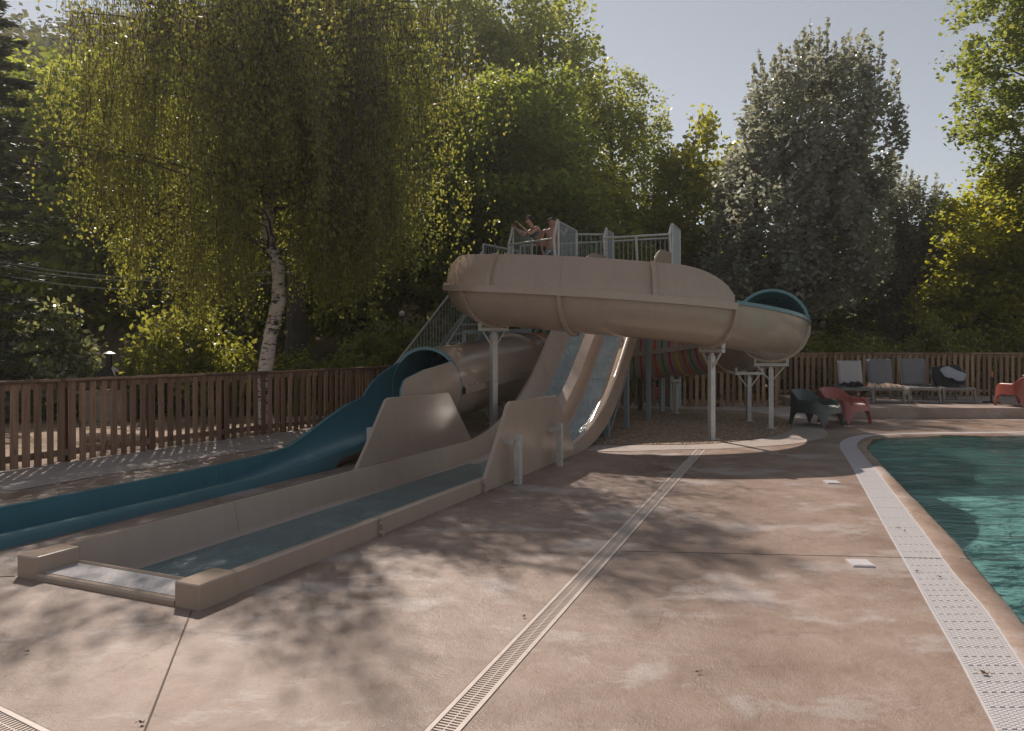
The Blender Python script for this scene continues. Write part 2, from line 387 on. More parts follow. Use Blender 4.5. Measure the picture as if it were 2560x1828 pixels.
def filmmat(name, col):
    m, nd, lk, p = mat_nodes(name)
    a = noise(nd, lk, 3.2, 6, 0.62, dist=2.2, stretch=(1.6, 0.7, 1)); b = noise(nd, lk, 1.1, 5, 0.6)
    c = Vector(col)
    r = ramp(nd, [(0.3, tuple(c * 0.75)), (0.55, tuple(c)), (0.75, tuple(c * 1.35 + Vector((0.03, 0.02, 0.02))))]); lk.new(b.outputs[0], r.inputs[0])
    lk.new(r.outputs[0], p.inputs['Base Color']); p.inputs['Roughness'].default_value = 0.14
    p.inputs['Specular IOR Level'].default_value = 0.55
    lk.new(bumpn(nd, lk, a.outputs[0], 0.9, 0.045), p.inputs['Normal']); return m
M['film'] = filmmat('wet_teal_lane', (0.3, 0.375, 0.385))
M['trough_water'] = filmmat('trough_water', (0.13, 0.215, 0.225))

M['l_birch'] = leafmat('birch_leaf', [(0.07, 0.078, 0.02), (0.1, 0.104, 0.026), (0.125, 0.115, 0.03)], [(0.4, 0.44, 0.07), (0.54, 0.54, 0.08), (0.62, 0.54, 0.1)], 0.5, 0.42, 0.45)
M['l_dark'] = leafmat('dark_leaf', [(0.05, 0.07, 0.02), (0.085, 0.105, 0.03)], [(0.38, 0.45, 0.06), (0.58, 0.62, 0.1)], 0.56, 0.42, 0.4)
M['l_poplar'] = leafmat('poplar_leaf', [(0.075, 0.095, 0.03), (0.115, 0.13, 0.045)], [(0.46, 0.5, 0.1), (0.66, 0.67, 0.15)], 0.58, 0.4, 0.45)
M['l_green'] = leafmat('fresh_green_leaf', [(0.06, 0.09, 0.02), (0.1, 0.125, 0.03)], [(0.34, 0.42, 0.07), (0.52, 0.53, 0.09)], 0.54, 0.38, 0.45)
M['l_yellow'] = leafmat('yellow_green_leaf', [(0.08, 0.092, 0.018), (0.115, 0.12, 0.026)], [(0.5, 0.52, 0.05), (0.74, 0.68, 0.07)], 0.6, 0.42, 0.35)
M['l_plane'] = leafmat('silvery_leaf', [(0.13, 0.14, 0.11), (0.21, 0.215, 0.185), (0.34, 0.335, 0.31)], [(0.46, 0.47, 0.3), (0.6, 0.6, 0.42)], 0.42, 0.33, 1.0)
M['l_bush'] = leafmat('bush_leaf', [(0.07, 0.085, 0.025), (0.11, 0.125, 0.04)], [(0.46, 0.47, 0.06), (0.58, 0.55, 0.09)], 0.48, 0.33, 0.6)
M['l_silver'] = leafmat('pale_bush_leaf', [(0.11, 0.125, 0.07), (0.17, 0.18, 0.12), (0.25, 0.25, 0.2)], [(0.45, 0.48, 0.14), (0.58, 0.58, 0.22)], 0.45, 0.3, 0.9)
M['l_spruce'] = leafmat('spruce_needle', [(0.03, 0.045, 0.026), (0.055, 0.07, 0.04)], [(0.06, 0.08, 0.03), (0.1, 0.11, 0.04)], 0.25, 0.5, 0.3)
M['l_wood'] = leafmat('far_wood_leaf', [(0.035, 0.045, 0.014), (0.06, 0.07, 0.02)], [(0.14, 0.15, 0.02), (0.22, 0.22, 0.03)], 0.35, 0.6, 0.2)
M['fallen'] = basic('dry_leaf', (0.16, 0.08, 0.035), 0.8, 0, 0.4, 30)

# ------------------------------------------------------------------ ground, deck, pool
DV = Vector((0.397, 0.918, 0)); PV = Vector((0.918, -0.397, 0)); DO = Vector((-2.59, 4.67, 0))     # double slide axis, right-hand side, front centre
def dsl(t, q, z=0): return DO + DV * t + PV * q + Vector((0, 0, z))
BO = Vector((-4.32, 5.885, 0))                                                             # run-out trough axis
def blu(s, q, z=0): return BO + DV * s + PV * q + Vector((0, 0, z))                         # q>0 is the near side

def flat(name, outer, holes, z, mat, thick=0.0, kind='structure'):
    polys = [[Vector((p[0], p[1], 0)) for p in outer]] + [[Vector((p[0], p[1], 0)) for p in h] for h in holes]
    tris = tessellate_polygon(polys)
    vs = [(p.x, p.y, z) for pl in polys for p in pl]
    fs = []
    for t in tris:
        a, b, c = (Vector(vs[i]) for i in t)
        fs.append(tuple(t) if (b - a).cross(c - a).z > 0 else tuple(reversed(t)))
    n0 = len(vs)
    if thick:
        off = 0
        for pl in polys:
            n = len(pl); b0 = len(vs)
            vs += [(p.x, p.y, z - thick) for p in pl]
            for i in range(n): fs.append((off + i, off + (i + 1) % n, b0 + (i + 1) % n, b0 + i))
            off += n
    me = bpy.data.meshes.new(name); me.from_pydata(vs, [], fs); me.materials.append(mat); me.update()
    return tag(put(name, me), kind=kind)

def smooth_poly(pts, n=6, closed=False):
    P = [Vector((p[0], p[1], 0)) for p in pts]; out = []; N = len(P)
    for i in range(N if closed else N - 1):
        p0 = P[(i - 1) % N] if closed or i > 0 else P[i]; p1 = P[i]; p2 = P[(i + 1) % N]
        p3 = P[(i + 2) % N] if closed or i + 2 < N else p2
        for k in range(n):
            t = k / n
            out.append(0.5 * ((2 * p1) + (p2 - p0) * t + (2 * p0 - 5 * p1 + 4 * p2 - p3) * t * t + (3 * p1 - p0 - 3 * p2 + p3) * t ** 3))
    if not closed: out.append(P[-1])
    return out

def gpt(px, py, z=0.0):      # ground point surveyed from the camera's own geometry
    Y = 1850 * (1.55 - z) / (py - 868); return ((px - 1280) / 1850 * Y, Y)

pool_outer = [gpt(2486, 1826), gpt(2392, 1643), gpt(2322, 1519), gpt(2275, 1432), gpt(2212, 1320), gpt(2141, 1190), gpt(2114, 1143), gpt(2099, 1116), gpt(2109, 1100), gpt(2146, 1089), gpt(2208, 1085), gpt(2300, 1082), gpt(2560, 1079)]
pool_mid = [gpt(2665, 1826), gpt(2545, 1643), gpt(2461, 1519), gpt(2385, 1432), gpt(2302, 1320), gpt(2202, 1190), gpt(2163, 1143), gpt(2143, 1116), gpt(2150, 1102), gpt(2172, 1093), gpt(2215, 1088), gpt(2300, 1085), gpt(2560, 1082)]
pool_in = [gpt(2800, 1826), gpt(2655, 1643), gpt(2545, 1519), gpt(2468, 1432), gpt(2371, 1320), gpt(2240, 1190), gpt(2196, 1143), gpt(2173, 1116), gpt(2182, 1104), gpt(2200, 1097), gpt(2240, 1091), gpt(2320, 1088.5), gpt(2560, 1087)]
def extend(pl):
    a = Vector(pl[0]); b = Vector(pl[1]); d = (a - b).normalized()
    c = Vector(pl[-1]); e = Vector(pl[-2]); f = (c - e).normalized()
    return [tuple(a + d * 6)] + [tuple(a + d * 2)] + pl + [tuple(c + f * 3), tuple(c + f * 12)]
po = smooth_poly(extend(pool_outer)); pm = smooth_poly(extend(pool_mid)); pi_ = smooth_poly(extend(pool_in))
corner = lambda pl: [(p.x, p.y) for p in pl] + [(26, pl[-1].y), (26, pl[0].y)]
FENCE = smooth_poly([(-7.3, 7.2), (-6.32, 9.13), (-5.37, 11.16), (-4.5, 12.75), (-3.81, 13.95), (-3.3, 15.0), (-3.0, 16.3), (-2.5, 17.9), (-1.2, 19.2), (0.6, 19.45), (2.9, 19.3), (6.95, 19.05)], 8)
deck_outer = [(-16, -5), (-16, 5), (-8.6, 5)] + [(p.x - 0.12, p.y + 0.08) for p in FENCE] + [(7.1, 20.6), (26, 20.6), (26, -5)]
hole_d = [tuple(dsl(0.29, -0.76)[:2]), tuple(dsl(0.29, 0.76)[:2]), tuple(dsl(7.6, 0.76)[:2]), tuple(dsl(7.6, -0.76)[:2])]
bw = lambda s: 0.40 if s < 3.3 else 0.40 + 0.275 * ((lambda k: k * k * (3 - 2 * k))((s - 3.2) / 3.8))
hole_b = [tuple(blu(s, -bw(s))[:2]) for s in (-3.0, 3.2, 3.8, 4.4, 5.0)] + [tuple(blu(s, bw(s))[:2]) for s in (5.0, 4.4, 3.8, 3.2, -3.0)]
pool_hole = corner(po)
# drains are let into the deck
DR0 = Vector((-0.62, 2.1, 0)); DR1 = Vector((2.86, 11.2, 0)); DRd = (DR1 - DR0).normalized(); DRn = Vector((DRd.y, -DRd.x, 0))
dr_hole = [tuple((DR0 + DRn * 0.072)[:2]), tuple((DR1 + DRn * 0.072)[:2]), tuple((DR1 - DRn * 0.072)[:2]), tuple((DR0 - DRn * 0.072)[:2])]
E0 = Vector((-2.72, 3.42, 0)); E1 = Vector((-1.55, 2.72, 0)); Ed = (E1 - E0).normalized(); En = Vector((Ed.y, -Ed.x, 0)); E0 = E0 - Ed * 1.2; E1 = E1 + Ed * 0.2
e_hole = [tuple((E0 + En * 0.072)[:2]), tuple((E1 + En * 0.072)[:2]), tuple((E1 - En * 0.072)[:2]), tuple((E0 - En * 0.072)[:2])]
gy0 = min(p[1] for p in pool_hole)
deck_cut = [p for p in pool_hole]
# deck outline runs round the pool corner so that the pool stays outside it
deck_poly = [(-16, -5)] + deck_outer[1:-2] + [(26, 20.6), (26, po[-1].y)] + [(p.x, p.y) for p in reversed(po)] + [(po[0].x, -5)]
deck = flat('pool_deck', deck_poly, [hole_d, hole_b, dr_hole, e_hole], 0.0, M['deck'], 0.14)

ground_hole = [(-15.8, -4.8), (-15.8, 4.8), (-8.5, 4.8)] + [(p.x - 0.06, p.y + 0.0) for p in FENCE] + [(7.2, 20.45), (25.8, 20.45), (25.8, -4.8)]
flat('ground', [(-400, -300), (400, -300), (400, 500), (-400, 500)], [ground_hole], -0.03, M['soil'])

# pale path along the fence
inner = [(p.x + 1.15, p.y - 0.75) for p in FENCE if p.y < 15.2]
pp = [(p.x - 0.1, p.y + 0.05) for p in FENCE if p.y < 15.2]
flat('path', pp + inner[::-1], [], 0.005, M['path'])
tag(flat('concrete_apron', [(p.x, p.y) for p in smooth_poly([(0.2, 11.2), (1.6, 11.0), (2.4, 11.15), (3.3, 11.3), (4.6, 11.9), (5.5, 12.9), (6.0, 14.2), (6.9, 15.6), (7.15, 17.2), (7.15, 18.95), (4, 19.2), (0, 19.3), (-2.3, 17.4), (-2.0, 14.5), (-0.9, 12.6)], 6, True)], [], 0.005, M['path']))
gpoly = smooth_poly([(1.2, 11.75), (2.31, 11.7), (3.2, 11.85), (4.22, 12.55), (4.98, 13.46), (5.55, 14.6), (5.85, 16.2), (5.5, 18.0), (3, 18.7), (0.4, 18.6), (-1.3, 17.2), (-1.4, 15.2), (-0.6, 13.3), (0.2, 12.1)], 6, True)
flat('gravel_bed', [(p.x, p.y) for p in gpoly], [], 0.012, M['gravel'])
# loose pebbles on the bed
def inside(x, y, poly):
    c = False; j = len(poly) - 1
    for i in range(len(poly)):
        xi, yi = poly[i][0], poly[i][1]; xj, yj = poly[j][0], poly[j][1]
        if (yi > y) != (yj > y) and x < (xj - xi) * (y - yi) / (yj - yi) + xi: c = not c
        j = i
    return c
vs = []; fs = []; n = 0
while n < 9000:
    x = rng.uniform(-1.2, 6.0); y = rng.uniform(11.6, 15.5) if rng.random() < 0.75 else rng.uniform(15.5, 18.5)
    if not inside(x, y, gpoly): continue
    r = rng.uniform(0.009, 0.02); z = 0.012 + r * 0.3
    b = len(vs); a = rng.uniform(0, 6.28); ca, sa = math.cos(a) * r, math.sin(a) * r
    vs += [(x + ca, y + sa, z), (x - sa * 0.8, y + ca * 0.8, z), (x - ca, y - sa, z), (x + sa * 0.8, y - ca * 0.8, z), (x, y, z + r * 0.7), (x, y, z - r * 0.6)]
    fs += [(b, b + 1, b + 4), (b + 1, b + 2, b + 4), (b + 2, b + 3, b + 4), (b + 3, b, b + 4), (b + 1, b, b + 5), (b + 2, b + 1, b + 5), (b + 3, b + 2, b + 5), (b, b + 3, b + 5)]
    n += 1
me = bpy.data.meshes.new('gravel'); me.from_pydata(vs, [], fs); me.materials.append(M['pebble'])
tag(put('gravel', me), 'loose tan pebbles under the slides', 'gravel', kind='stuff')

# joints sawn into the deck
def joint(p, q, wd=0.008):
    b = MB(); b.bar((p[0], p[1], 0.0025), (q[0], q[1], 0.0025), wd, 0.003); return b
jb = [joint(dsl(-0.02, 0.78)[:2], (-1.28, 2.3)), joint((0.82, 5.62), (4.02, 5.35), 0.0011), joint(blu(-0.9, 0.5)[:2], dsl(0.0, -0.84)[:2], 0.006)]
for j in jb: tag(j.build('deck_joint', M['joint']), kind='structure')

# pool: basin, coping, water
b = MB()
depth = -0.9
rows = []
for p in pi_: rows.append([(p.x, p.y, -0.055), (p.x + 0.02, p.y, depth)])
b.grid(rows)
bas = [(p.x + 0.02, p.y) for p in pi_] + [(25.5, pi_[-1].y), (25.5, pi_[0].y)]
tr = tessellate_polygon([[Vector((x, y, 0)) for x, y in bas]]); b.add([(x, y, depth) for x, y in bas], [tuple(t) for t in tr])
tag(b.build('pool_basin', M['basin']), kind='structure')
# coping: rolled edge from the grating down into the water
b = MB(); rows = []
for a, c in zip(pm, pi_):
    a = Vector(a); c = Vector(c); d = c - a; L = d.length; d = d / L if L else d
    prof = [(0.0, -0.12), (0.0, 0.0), (0.01, 0.006), (L * 0.5, 0.004), (L - 0.06, -0.008), (L - 0.02, -0.03), (L, -0.055), (L, -0.3)]
    rows.append([tuple(a + d * u)[:2] + (z,) for u, z in prof])
b.grid(rows)
tag(b.build('pool_coping', M['coping'], smooth=True, angle=50), kind='structure')
# water surface with real ripples
wx0, wx1, wy0, wy1 = 2.2, 16.0, 0.5, 14.2
nx, ny = 300, 300
X, Y = np.meshgrid(np.linspace(wx0, wx1, nx), np.linspace(wy0, wy1, ny))
H = np.zeros_like(X)
for i in range(26):
    k = rng.uniform(3, 16); a = rng.uniform(0, 6.28); H += np.sin(k * (X * math.cos(a) + Y * math.sin(a)) + rng.uniform(0, 6.28)) * (0.009 / (k ** 0.75))
me = bpy.data.meshes.new('pool_water'); wb = np.stack([X, Y, H - 0.022], -1).reshape(-1, 3)
wpoly = [(p.x - 0.03, p.y + 0.03) for p in pi_] + [(25.5, pi_[-1].y), (25.5, pi_[0].y)]
wp = np.array(wpoly)
def inside_np(x, y, poly):
    c = np.zeros(x.shape, bool); j = len(poly) - 1
    for i in range(len(poly)):
        xi, yi = poly[i]; xj, yj = poly[j]
        with np.errstate(divide='ignore', invalid='ignore'):
            c ^= ((yi > y) != (yj > y)) & (x < (xj - xi) * (y - yi) / (yj - yi + 1e-12) + xi)
        j = i
    return c
wpoly2 = []
for a, c in zip(pm, pi_): wpoly2.append(tuple((Vector(a) * 0.12 + Vector(c) * 0.88)[:2]))
wpoly2 += [(25.5, pi_[-1].y + 0.03), (25.5, pi_[0].y)]
ins = inside_np(X, Y, wpoly2)
idx = np.arange(nx * ny).reshape(ny, nx)
q = np.stack([idx[:-1, :-1], idx[:-1, 1:], idx[1:, 1:], idx[1:, :-1]], -1)
keep = ins[:-1, :-1] | ins[:-1, 1:] | ins[1:, 1:] | ins[1:, :-1]
me.from_pydata(wb.tolist(), [], q[keep].tolist()); me.materials.append(M['water'])
me.polygons.foreach_set('use_smooth', [True] * len(me.polygons))
tag(put('pool_water', me), kind='structure')

# overflow grating round the pool
g = thing('overflow_grating', 'white slatted overflow grating curving along the pool edge', 'grating', (4.0, 8.0, 0))
rows = [[(a.x, a.y, -0.09), (c.x, c.y, -0.09)] for a, c in zip(po, pm)]
b = MB(); b.grid(rows); b.build('channel', M['dark'], g)
# edge rails
for pl, sgn in ((po, 1), (pm, -1)):
    b = MB(); rows = []
    for i in range(len(pl)):
        o_ = Vector(po[i]); m_ = Vector(pm[i]); d = (m_ - o_).normalized() * sgn
        p = Vector(pl[i]); a = p + d * 0.001; c = p + d * 0.014
        rows.append([(a.x, a.y, -0.1), (a.x, a.y, 0.003), (c.x, c.y, 0.003), (c.x, c.y, -0.1)])
    b.grid(rows); b.build('edge_rail', M['white_plastic'], g)
# the slats across, one chained plastic grate
dist = 0; b = MB(); acc = 0.0; pitch = 0.026
for i in range(len(po) - 1):
    a0, a1, c0, c1 = Vector(po[i]), Vector(po[i + 1]), Vector(pm[i]), Vector(pm[i + 1])
    L = ((a1 - a0).length + (c1 - c0).length) / 2
    if a0.y > 11.3 or a0.y < 1.2: 
        if a0.y > 11.3:
            b.add([(a0.x, a0.y, 0.001), (a1.x, a1.y, 0.001), (c1.x, c1.y, 0.001), (c0.x, c0.y, 0.001)], [(0, 1, 2, 3)])
        continue
    nn = max(1, round(L / pitch))
    for k in range(nn):
        t0 = (k + 0.12) / nn; t1 = (k + 0.88) / nn
        A = [a0.lerp(a1, t0), a0.lerp(a1, t1)]; C = [c0.lerp(c1, t0), c0.lerp(c1, t1)]
        for s0 in range(13):      # short links, chained in a brick bond
            u0 = (s0 + 0.04) / 13; u1 = (s0 + 0.96) / 13
            sh = (0.5 / nn if s0 % 2 else 0)
            P = []
            for tt, uu in ((t0 + sh, u0), (t1 + sh, u0), (t1 + sh, u1), (t0 + sh, u1)):
                tt = min(tt, 1.0); e = a0.lerp(a1, tt); f = c0.lerp(c1, tt); uu = 0.05 + uu * 0.9
                P.append(e.lerp(f, uu))
            b.add([(p.x, p.y, 0.001) for p in P] + [(p.x, p.y, -0.02) for p in P], [(0, 1, 2, 3), (0, 4, 5, 1), (1, 5, 6, 2), (2, 6, 7, 3), (3, 7, 4, 0)])
sl = b.build('grate_links', M['white_plastic'], g); sl['kind'] = 'stuff'

# line drains
def drain(name, label, A, B_, nbars_obj, nv):
    A = Vector(A); B_ = Vector(B_); d = (B_ - A).normalized(); nn = Vector((d.y, -d.x, 0)); L = (B_ - A).length
    t = thing(name, label, 'drain', A, 0, None)
    bb = MB(); bb.bar(A - Vector((0, 0, 0.11)), B_ - Vector((0, 0, 0.11)), 0.144, 0.02); bb.build('channel', M['cream_plastic'], t)
    for s in (-1, 1):
        bb = MB(); off = nn * (s * 0.057); bb.bar(A + off + Vector((0, 0, -0.018)), B_ + off + Vector((0, 0, -0.018)), 0.022, 0.042)
        bb.build('frame_rail', M['cream_plastic'], t)
        bb = MB(); off = nn * (s * 0.0705); bb.bar(A + off + Vector((0, 0, -0.02)), B_ + off + Vector((0, 0, -0.02)), 0.004, 0.042); bb.build('joint_line', M['dark'], t)
    bb = MB(); bb.bar(A + Vector((0, 0, -0.016)), B_ + Vector((0, 0, -0.016)), 0.005, 0.03); bb.build('centre_rib', M['cream_plastic'], t)
    bm_ = MB(); bm_.box((0, 0, 0), (0.0915, 0.0085, 0.03)); bar_me = bm_.mesh('grate_bar', M['cream_plastic'])
    pitch = 0.021; n = int(L / pitch); rest = MB()
    ang = math.atan2(nn.y, nn.x)
    for i in range(n):
        c = A + d * (pitch * (i + 0.5)) + Vector((0, 0, -0.0155))
        if nv <= i < nv + nbars_obj: put('grate_bar', bar_me, t, True, loc=c, rz=ang)
        else: rest.bar(c - nn * 0.0457, c + nn * 0.0457, 0.0085, 0.03)
    if rest.v:
        r_ = rest.build('grate_bars', M['cream_plastic'], t); r_['kind'] = 'stuff'
    return t
drain('line_drain', 'long straight slotted drain running from the gravel bed across the deck', DR0, DR1, 230, 20)
drain('line_drain', 'slotted drain in the deck before the end of the slide trough', E0, E1, 90, 20)
# skimmer lids
for px, py, lab in ((2150, 1410, 'white square lid set in the deck beside the wide pale stain'), (2080, 1207, 'thin white lid in the deck near the shadow of the spiral slide')):
    x, y = gpt(px, py); bb = MB(); bb.box((0, 0, 0.006), (0.15, 0.17, 0.012)); bb.box((0, 0, 0.013), (0.128, 0.148, 0.004))
    o = bb.build('skimmer_lid', M['white_plastic'], loc=(x, y, 0), rz=R(-6)); tag(o, lab, 'lid', 'lids in the pool deck')

# terrace with a step
b = MB(); tx0 = 7.25
b.prism([(tx0, 16.12, 0.0), (26, 16.12, 0.0), (26, 20.5, 0.0), (tx0, 20.5, 0.0)], (0, 0, 1), 0.225)
bevel(tag(b.build('terrace', M['terrace']), kind='structure'), 0.015)

# ------------------------------------------------------------------ fences
def fence(name, label, line, zb, ztop, a, c, pitch, loc):
    t = thing(name, label, 'fence', loc)
    P = [Vector((p[0], p[1], 0)) for p in line]
    seg = [0]
    for i in range(1, len(P)): seg.append(seg[-1] + (P[i] - P[i - 1]).length)
    def at(s):
        s = min(max(s, 0), seg[-1] - 1e-4)
        i = max(k for k in range(len(seg) - 1) if seg[k] <= s)
        u = (s - seg[i]) / (seg[i + 1] - seg[i]); return P[i].lerp(P[i + 1], u), (P[i + 1] - P[i]).normalized()
    hh = ztop - zb
    meshes = []
    for k in range(4):
        sm = MB(); wdt = 0.078 + 0.005 * k; sm.box((0, 0, 0), (wdt, 0.022, hh - 0.07)); me = sm.mesh('slat', M['wood']); meshes.append(me)
    s = a
    while s < c:
        p, d = at(s); o = put('slat', meshes[random.randrange(4)], t, True, loc=(p.x, p.y, zb + (hh - 0.07) / 2 + 0.02 + random.uniform(-0.014, 0.014)), rz=math.atan2(d.y, d.x) + R(random.uniform(-1.2, 1.2)))
        o.rotation_euler[1] = R(random.uniform(-1.0, 1.0)); s += pitch * random.uniform(0.93, 1.07)
    s = a + 0.4
    pmsh = MB(); pmsh.box((0, 0, 0), (0.085, 0.085, hh - 0.05)); pme = pmsh.mesh('post', M['wood_post'])
    while s < c:
        p, d = at(s); nn = Vector((-d.y, d.x, 0)); put('post', pme, t, True, loc=(p.x + nn.x * 0.12, p.y + nn.y * 0.12, zb + (hh - 0.05) / 2 - 0.02), rz=math.atan2(d.y, d.x)); s += 1.32
    # rails follow the line in straight lengths
    s = a - 0.06; step = 1.32
    while s < c - 0.05:
        e = min(s + step, c + 0.06); p, _ = at(s); q, _ = at(e); d = (q - p).normalized(); nn = Vector((-d.y, d.x, 0))
        for nm, z, off, wd, ht in (('handrail', ztop - 0.02, 0.02, 0.125, 0.036), ('top_rail', ztop - 0.085, 0.0335, 0.045, 0.09), ('bottom_rail', zb + 0.14, 0.0335, 0.045, 0.085)):
            rb = MB(); o3 = nn * off; rb.bar(p + o3 + Vector((0, 0, z)), q + o3 + Vector((0, 0, z)), wd, ht)
            bevel(rb.build(nm, M['wood'], t), 0.005)
        s = e
    return t
LF = [(p.x, p.y) for p in FENCE]
tot = sum((Vector(LF[i + 1]) - Vector(LF[i])).length for i in range(len(LF) - 1))
fence('wooden_fence', 'brown vertical slat fence curving from the sandy yard behind the slides', LF, 0.0, 1.13, 0.05, tot - 0.05, 0.155, (-5.4, 11.1, 0))
fence('wooden_fence', 'raised brown slat fence along the terrace behind the loungers', [(7.15, 19.95), (12, 20.05), (16, 20.1)], 0.225, 1.40, 0.05, 8.8, 0.158, (10, 20, 0.225))
# the short return between the two fences
rt = MB(); rt.bar((6.98, 19.06, 1.1), (7.12, 19.95, 1.1), 0.1, 0.09); o = rt.build('fence_rail', M['wood']); tag(o, 'short brown rail joining the low fence to the raised terrace fence', 'rail')

# ------------------------------------------------------------------ spiral slide
spiral = thing('spiral_water_slide', 'beige spiral flume on galvanised posts ending in a blue run-out trough', 'water slide', (2.25, 14.9, 0))
CX, CY = 2.25, 14.9; RT = 0.66
ZT = smooth_tab([(126, 3.42), (150, 3.12), (175, 2.86), (200, 2.69), (217, 2.60), (245, 2.45), (292.5, 2.23), (341, 1.96), (369.8, 1.74), (430, 1.45), (517, 1.13)], 300, 7)
RAD = smooth_tab([(126, 2.8), (170, 2.85), (200, 2.94), (217, 3.22), (240, 3.1), (268, 2.85), (292, 2.8), (400, 2.8), (440, 2.72), (480, 2.55), (517, 2.45)], 300, 9)
def rad(a): return interp(a, RAD)
def frame(a):
    r = rad(a); ar = R(a); z = interp(a, ZT)
    return Vector((CX + r * math.cos(ar), CY + r * math.sin(ar), z)), Vector((math.cos(ar), math.sin(ar), 0))
def on(fr, u, v): return fr[0] + fr[1] * u + Vector((0, 0, v))
SL_END = 7.22; SL_TOP = 10.87
def frame_line(s): return (blu(s, 0, float(np.interp(s, [SL_END, SL_TOP], [0.87, 1.13]))), Vector((-PV.x, -PV.y, 0)))

def open_profile(h_out, h_in, th=0.022):
    outer = []
    if h_in > 0: outer.append((-RT, h_in))
    for k in range(0, 25):
        a = math.pi + math.pi * k / 24; outer.append((RT * math.cos(a), RT * math.sin(a)))
    for k in range(1, 7):
        v = h_out * k / 6; outer.append((RT - 0.17 * (v / 0.55) ** 2, v))
    inner_ = []
    for (u, v) in outer:
        if v >= 0: inner_.append((u - th * (1 if u > 0 else -1), v))
        else:
            L = math.hypot(u, v); inner_.append((u * (L - th) / L, v * (L - th) / L))
    return outer, inner_

def flume_section(name, frames, prof_fn, rim=0):
    b = MB(); rows = []
    for i, fr in enumerate(frames):
        o_, i_ = prof_fn(i); rows.append([on(fr, u, v) for u, v in o_] + [on(fr, u, v) for u, v in reversed(i_)])
    n = len(o_)
    mats = [0] * (n - 1) + [rim] + [1] * (n - 1) + [rim]
    b.grid(rows, closed_v=True, mats=mats)
    # close the two ends
    for ri in (0, len(rows) - 1):
        r_ = rows[ri]
        for k in range(n - 1): b.add([r_[k], r_[k + 1], r_[2 * n - 2 - k], r_[2 * n - 1 - k]], [(0, 1, 2, 3)], 0)
    return b.build(name, [M['beige'], M['teal']], spiral, True)

def hwall(a):
    if a < 205: t = min(max((a - 176) / 29, 0), 1); return 0.08 + 0.46 * t * t * (3 - 2 * t)
    if a < 276: return 0.54
    t = (a - 276) / (292 - 276); return max(0.03, 0.54 * math.sqrt(max(0, 1 - t * t)))
joints = [128, 168, 217, 246, 291.5, 341]
for j in range(len(joints) - 1):
    a0, a1 = joints[j], joints[j + 1]; n = 28
    aa = [a0 + (a1 - a0) * i / n + (0.05 if i == 0 else 0) for i in range(n + 1)]
    low = j == 4
    flume_section('flume_section', [frame(a) for a in aa], (lambda i, aa=aa: open_profile(0.02, 0.02)) if low else (lambda i, aa=aa: open_profile(hwall(aa[i]), 0.12)), 1 if low else 0)
# flange band along the outer seam
def band(a0, a1, mat, v0, v1, u0, u1, name, n=60):
    b = MB(); rows = []
    for i in range(n + 1):
        fr = frame(a0 + (a1 - a0) * i / n); rows.append([on(fr, u0, v0), on(fr, u1, v0), on(fr, u1, v1), on(fr, u0, v1)])
    b.grid(rows, closed_v=True)
    for r_ in (rows[0], rows[-1]): b.add(r_, [(0, 1, 2, 3)])
    return b.build(name, mat, spiral, True)
band(128.2, 291.4, M['beige'], -0.1, 0.012, RT - 0.012, RT + 0.075, 'seam_flange')
band(291.6, 341, M['teal'], -0.01, 0.05, RT - 0.06, RT + 0.04, 'rim_flange')
band(291.6, 341, M['teal'], -0.01, 0.05, -RT - 0.04, -RT + 0.06, 'rim_flange')
# joint flanges on the underside
def flange(a, w0=0.045, hr=0.065, a0=180, a1=360, name='joint_flange', wid=None):
    b = MB(); rows = []
    fr0 = frame(a - w0 * 20 / 2); fr1 = frame(a + w0 * 20 / 2)
    n = 28
    for k in range(n + 1):
        th = R(a0 + (a1 - a0) * k / n); c, s_ = math.cos(th), math.sin(th)
        rows.append([on(fr0, (RT - .005) * c, (RT - .005) * s_), on(fr0, (RT + hr) * c, (RT + hr) * s_), on(fr1, (RT + hr) * c, (RT + hr) * s_), on(fr1, (RT - .005) * c, (RT - .005) * s_)])
    b.grid(rows, closed_v=True)
    for r_ in (rows[0], rows[-1]): b.add(r_, [(0, 1, 2, 3)])
    o = b.build(name, M['beige'], spiral, True)
    bo = MB()
    for sgn, fr in ((-1, fr0), (1, fr1)):
        for k in range(10):
            th = R(a0 + 8 + (a1 - a0 - 16) * k / 9); c, s_ = math.cos(th), math.sin(th)
            p = on(fr, (RT + hr * .55) * c, (RT + hr * .55) * s_); tn = Vector((-fr[1].y, fr[1].x, 0)) * sgn
            bo.tube([p, p + tn * 0.012], 0.012, 6)
    q = bo.build('bolts', M['steel'], spiral); q['kind'] = 'stuff'
    return o
for a in (217, 246, 291.5): flange(a)
# upright flanges on the upper wall
for a in (227, 269):
    b = MB(); rows = []
    fr0, fr1 = frame(a - 0.55), frame(a + 0.55)
    for k in range(7):
        v = 0.54 * k / 6; u = RT - 0.17 * (v / 0.55) ** 2
        rows.append([on(fr0, u - 0.003, v + 0.012), on(fr0, u + 0.06, v + 0.012), on(fr1, u + 0.06, v + 0.012), on(fr1, u - 0.003, v + 0.012)])
    b.grid(rows, closed_v=True)
    for r_ in (rows[0], rows[-1]): b.add(r_, [(0, 1, 2, 3)])
    b.build('wall_flange', M['beige'], spiral, True)
bo = MB()
for a in np.arange(131, 290, 3.6):
    fr = frame(a); p = on(fr, RT + 0.03, 0.012); bo.tube([p, p + Vector((0, 0, 0.016))], 0.011, 6)
q = bo.build('bolts', M['steel'], spiral); q['kind'] = 'stuff'

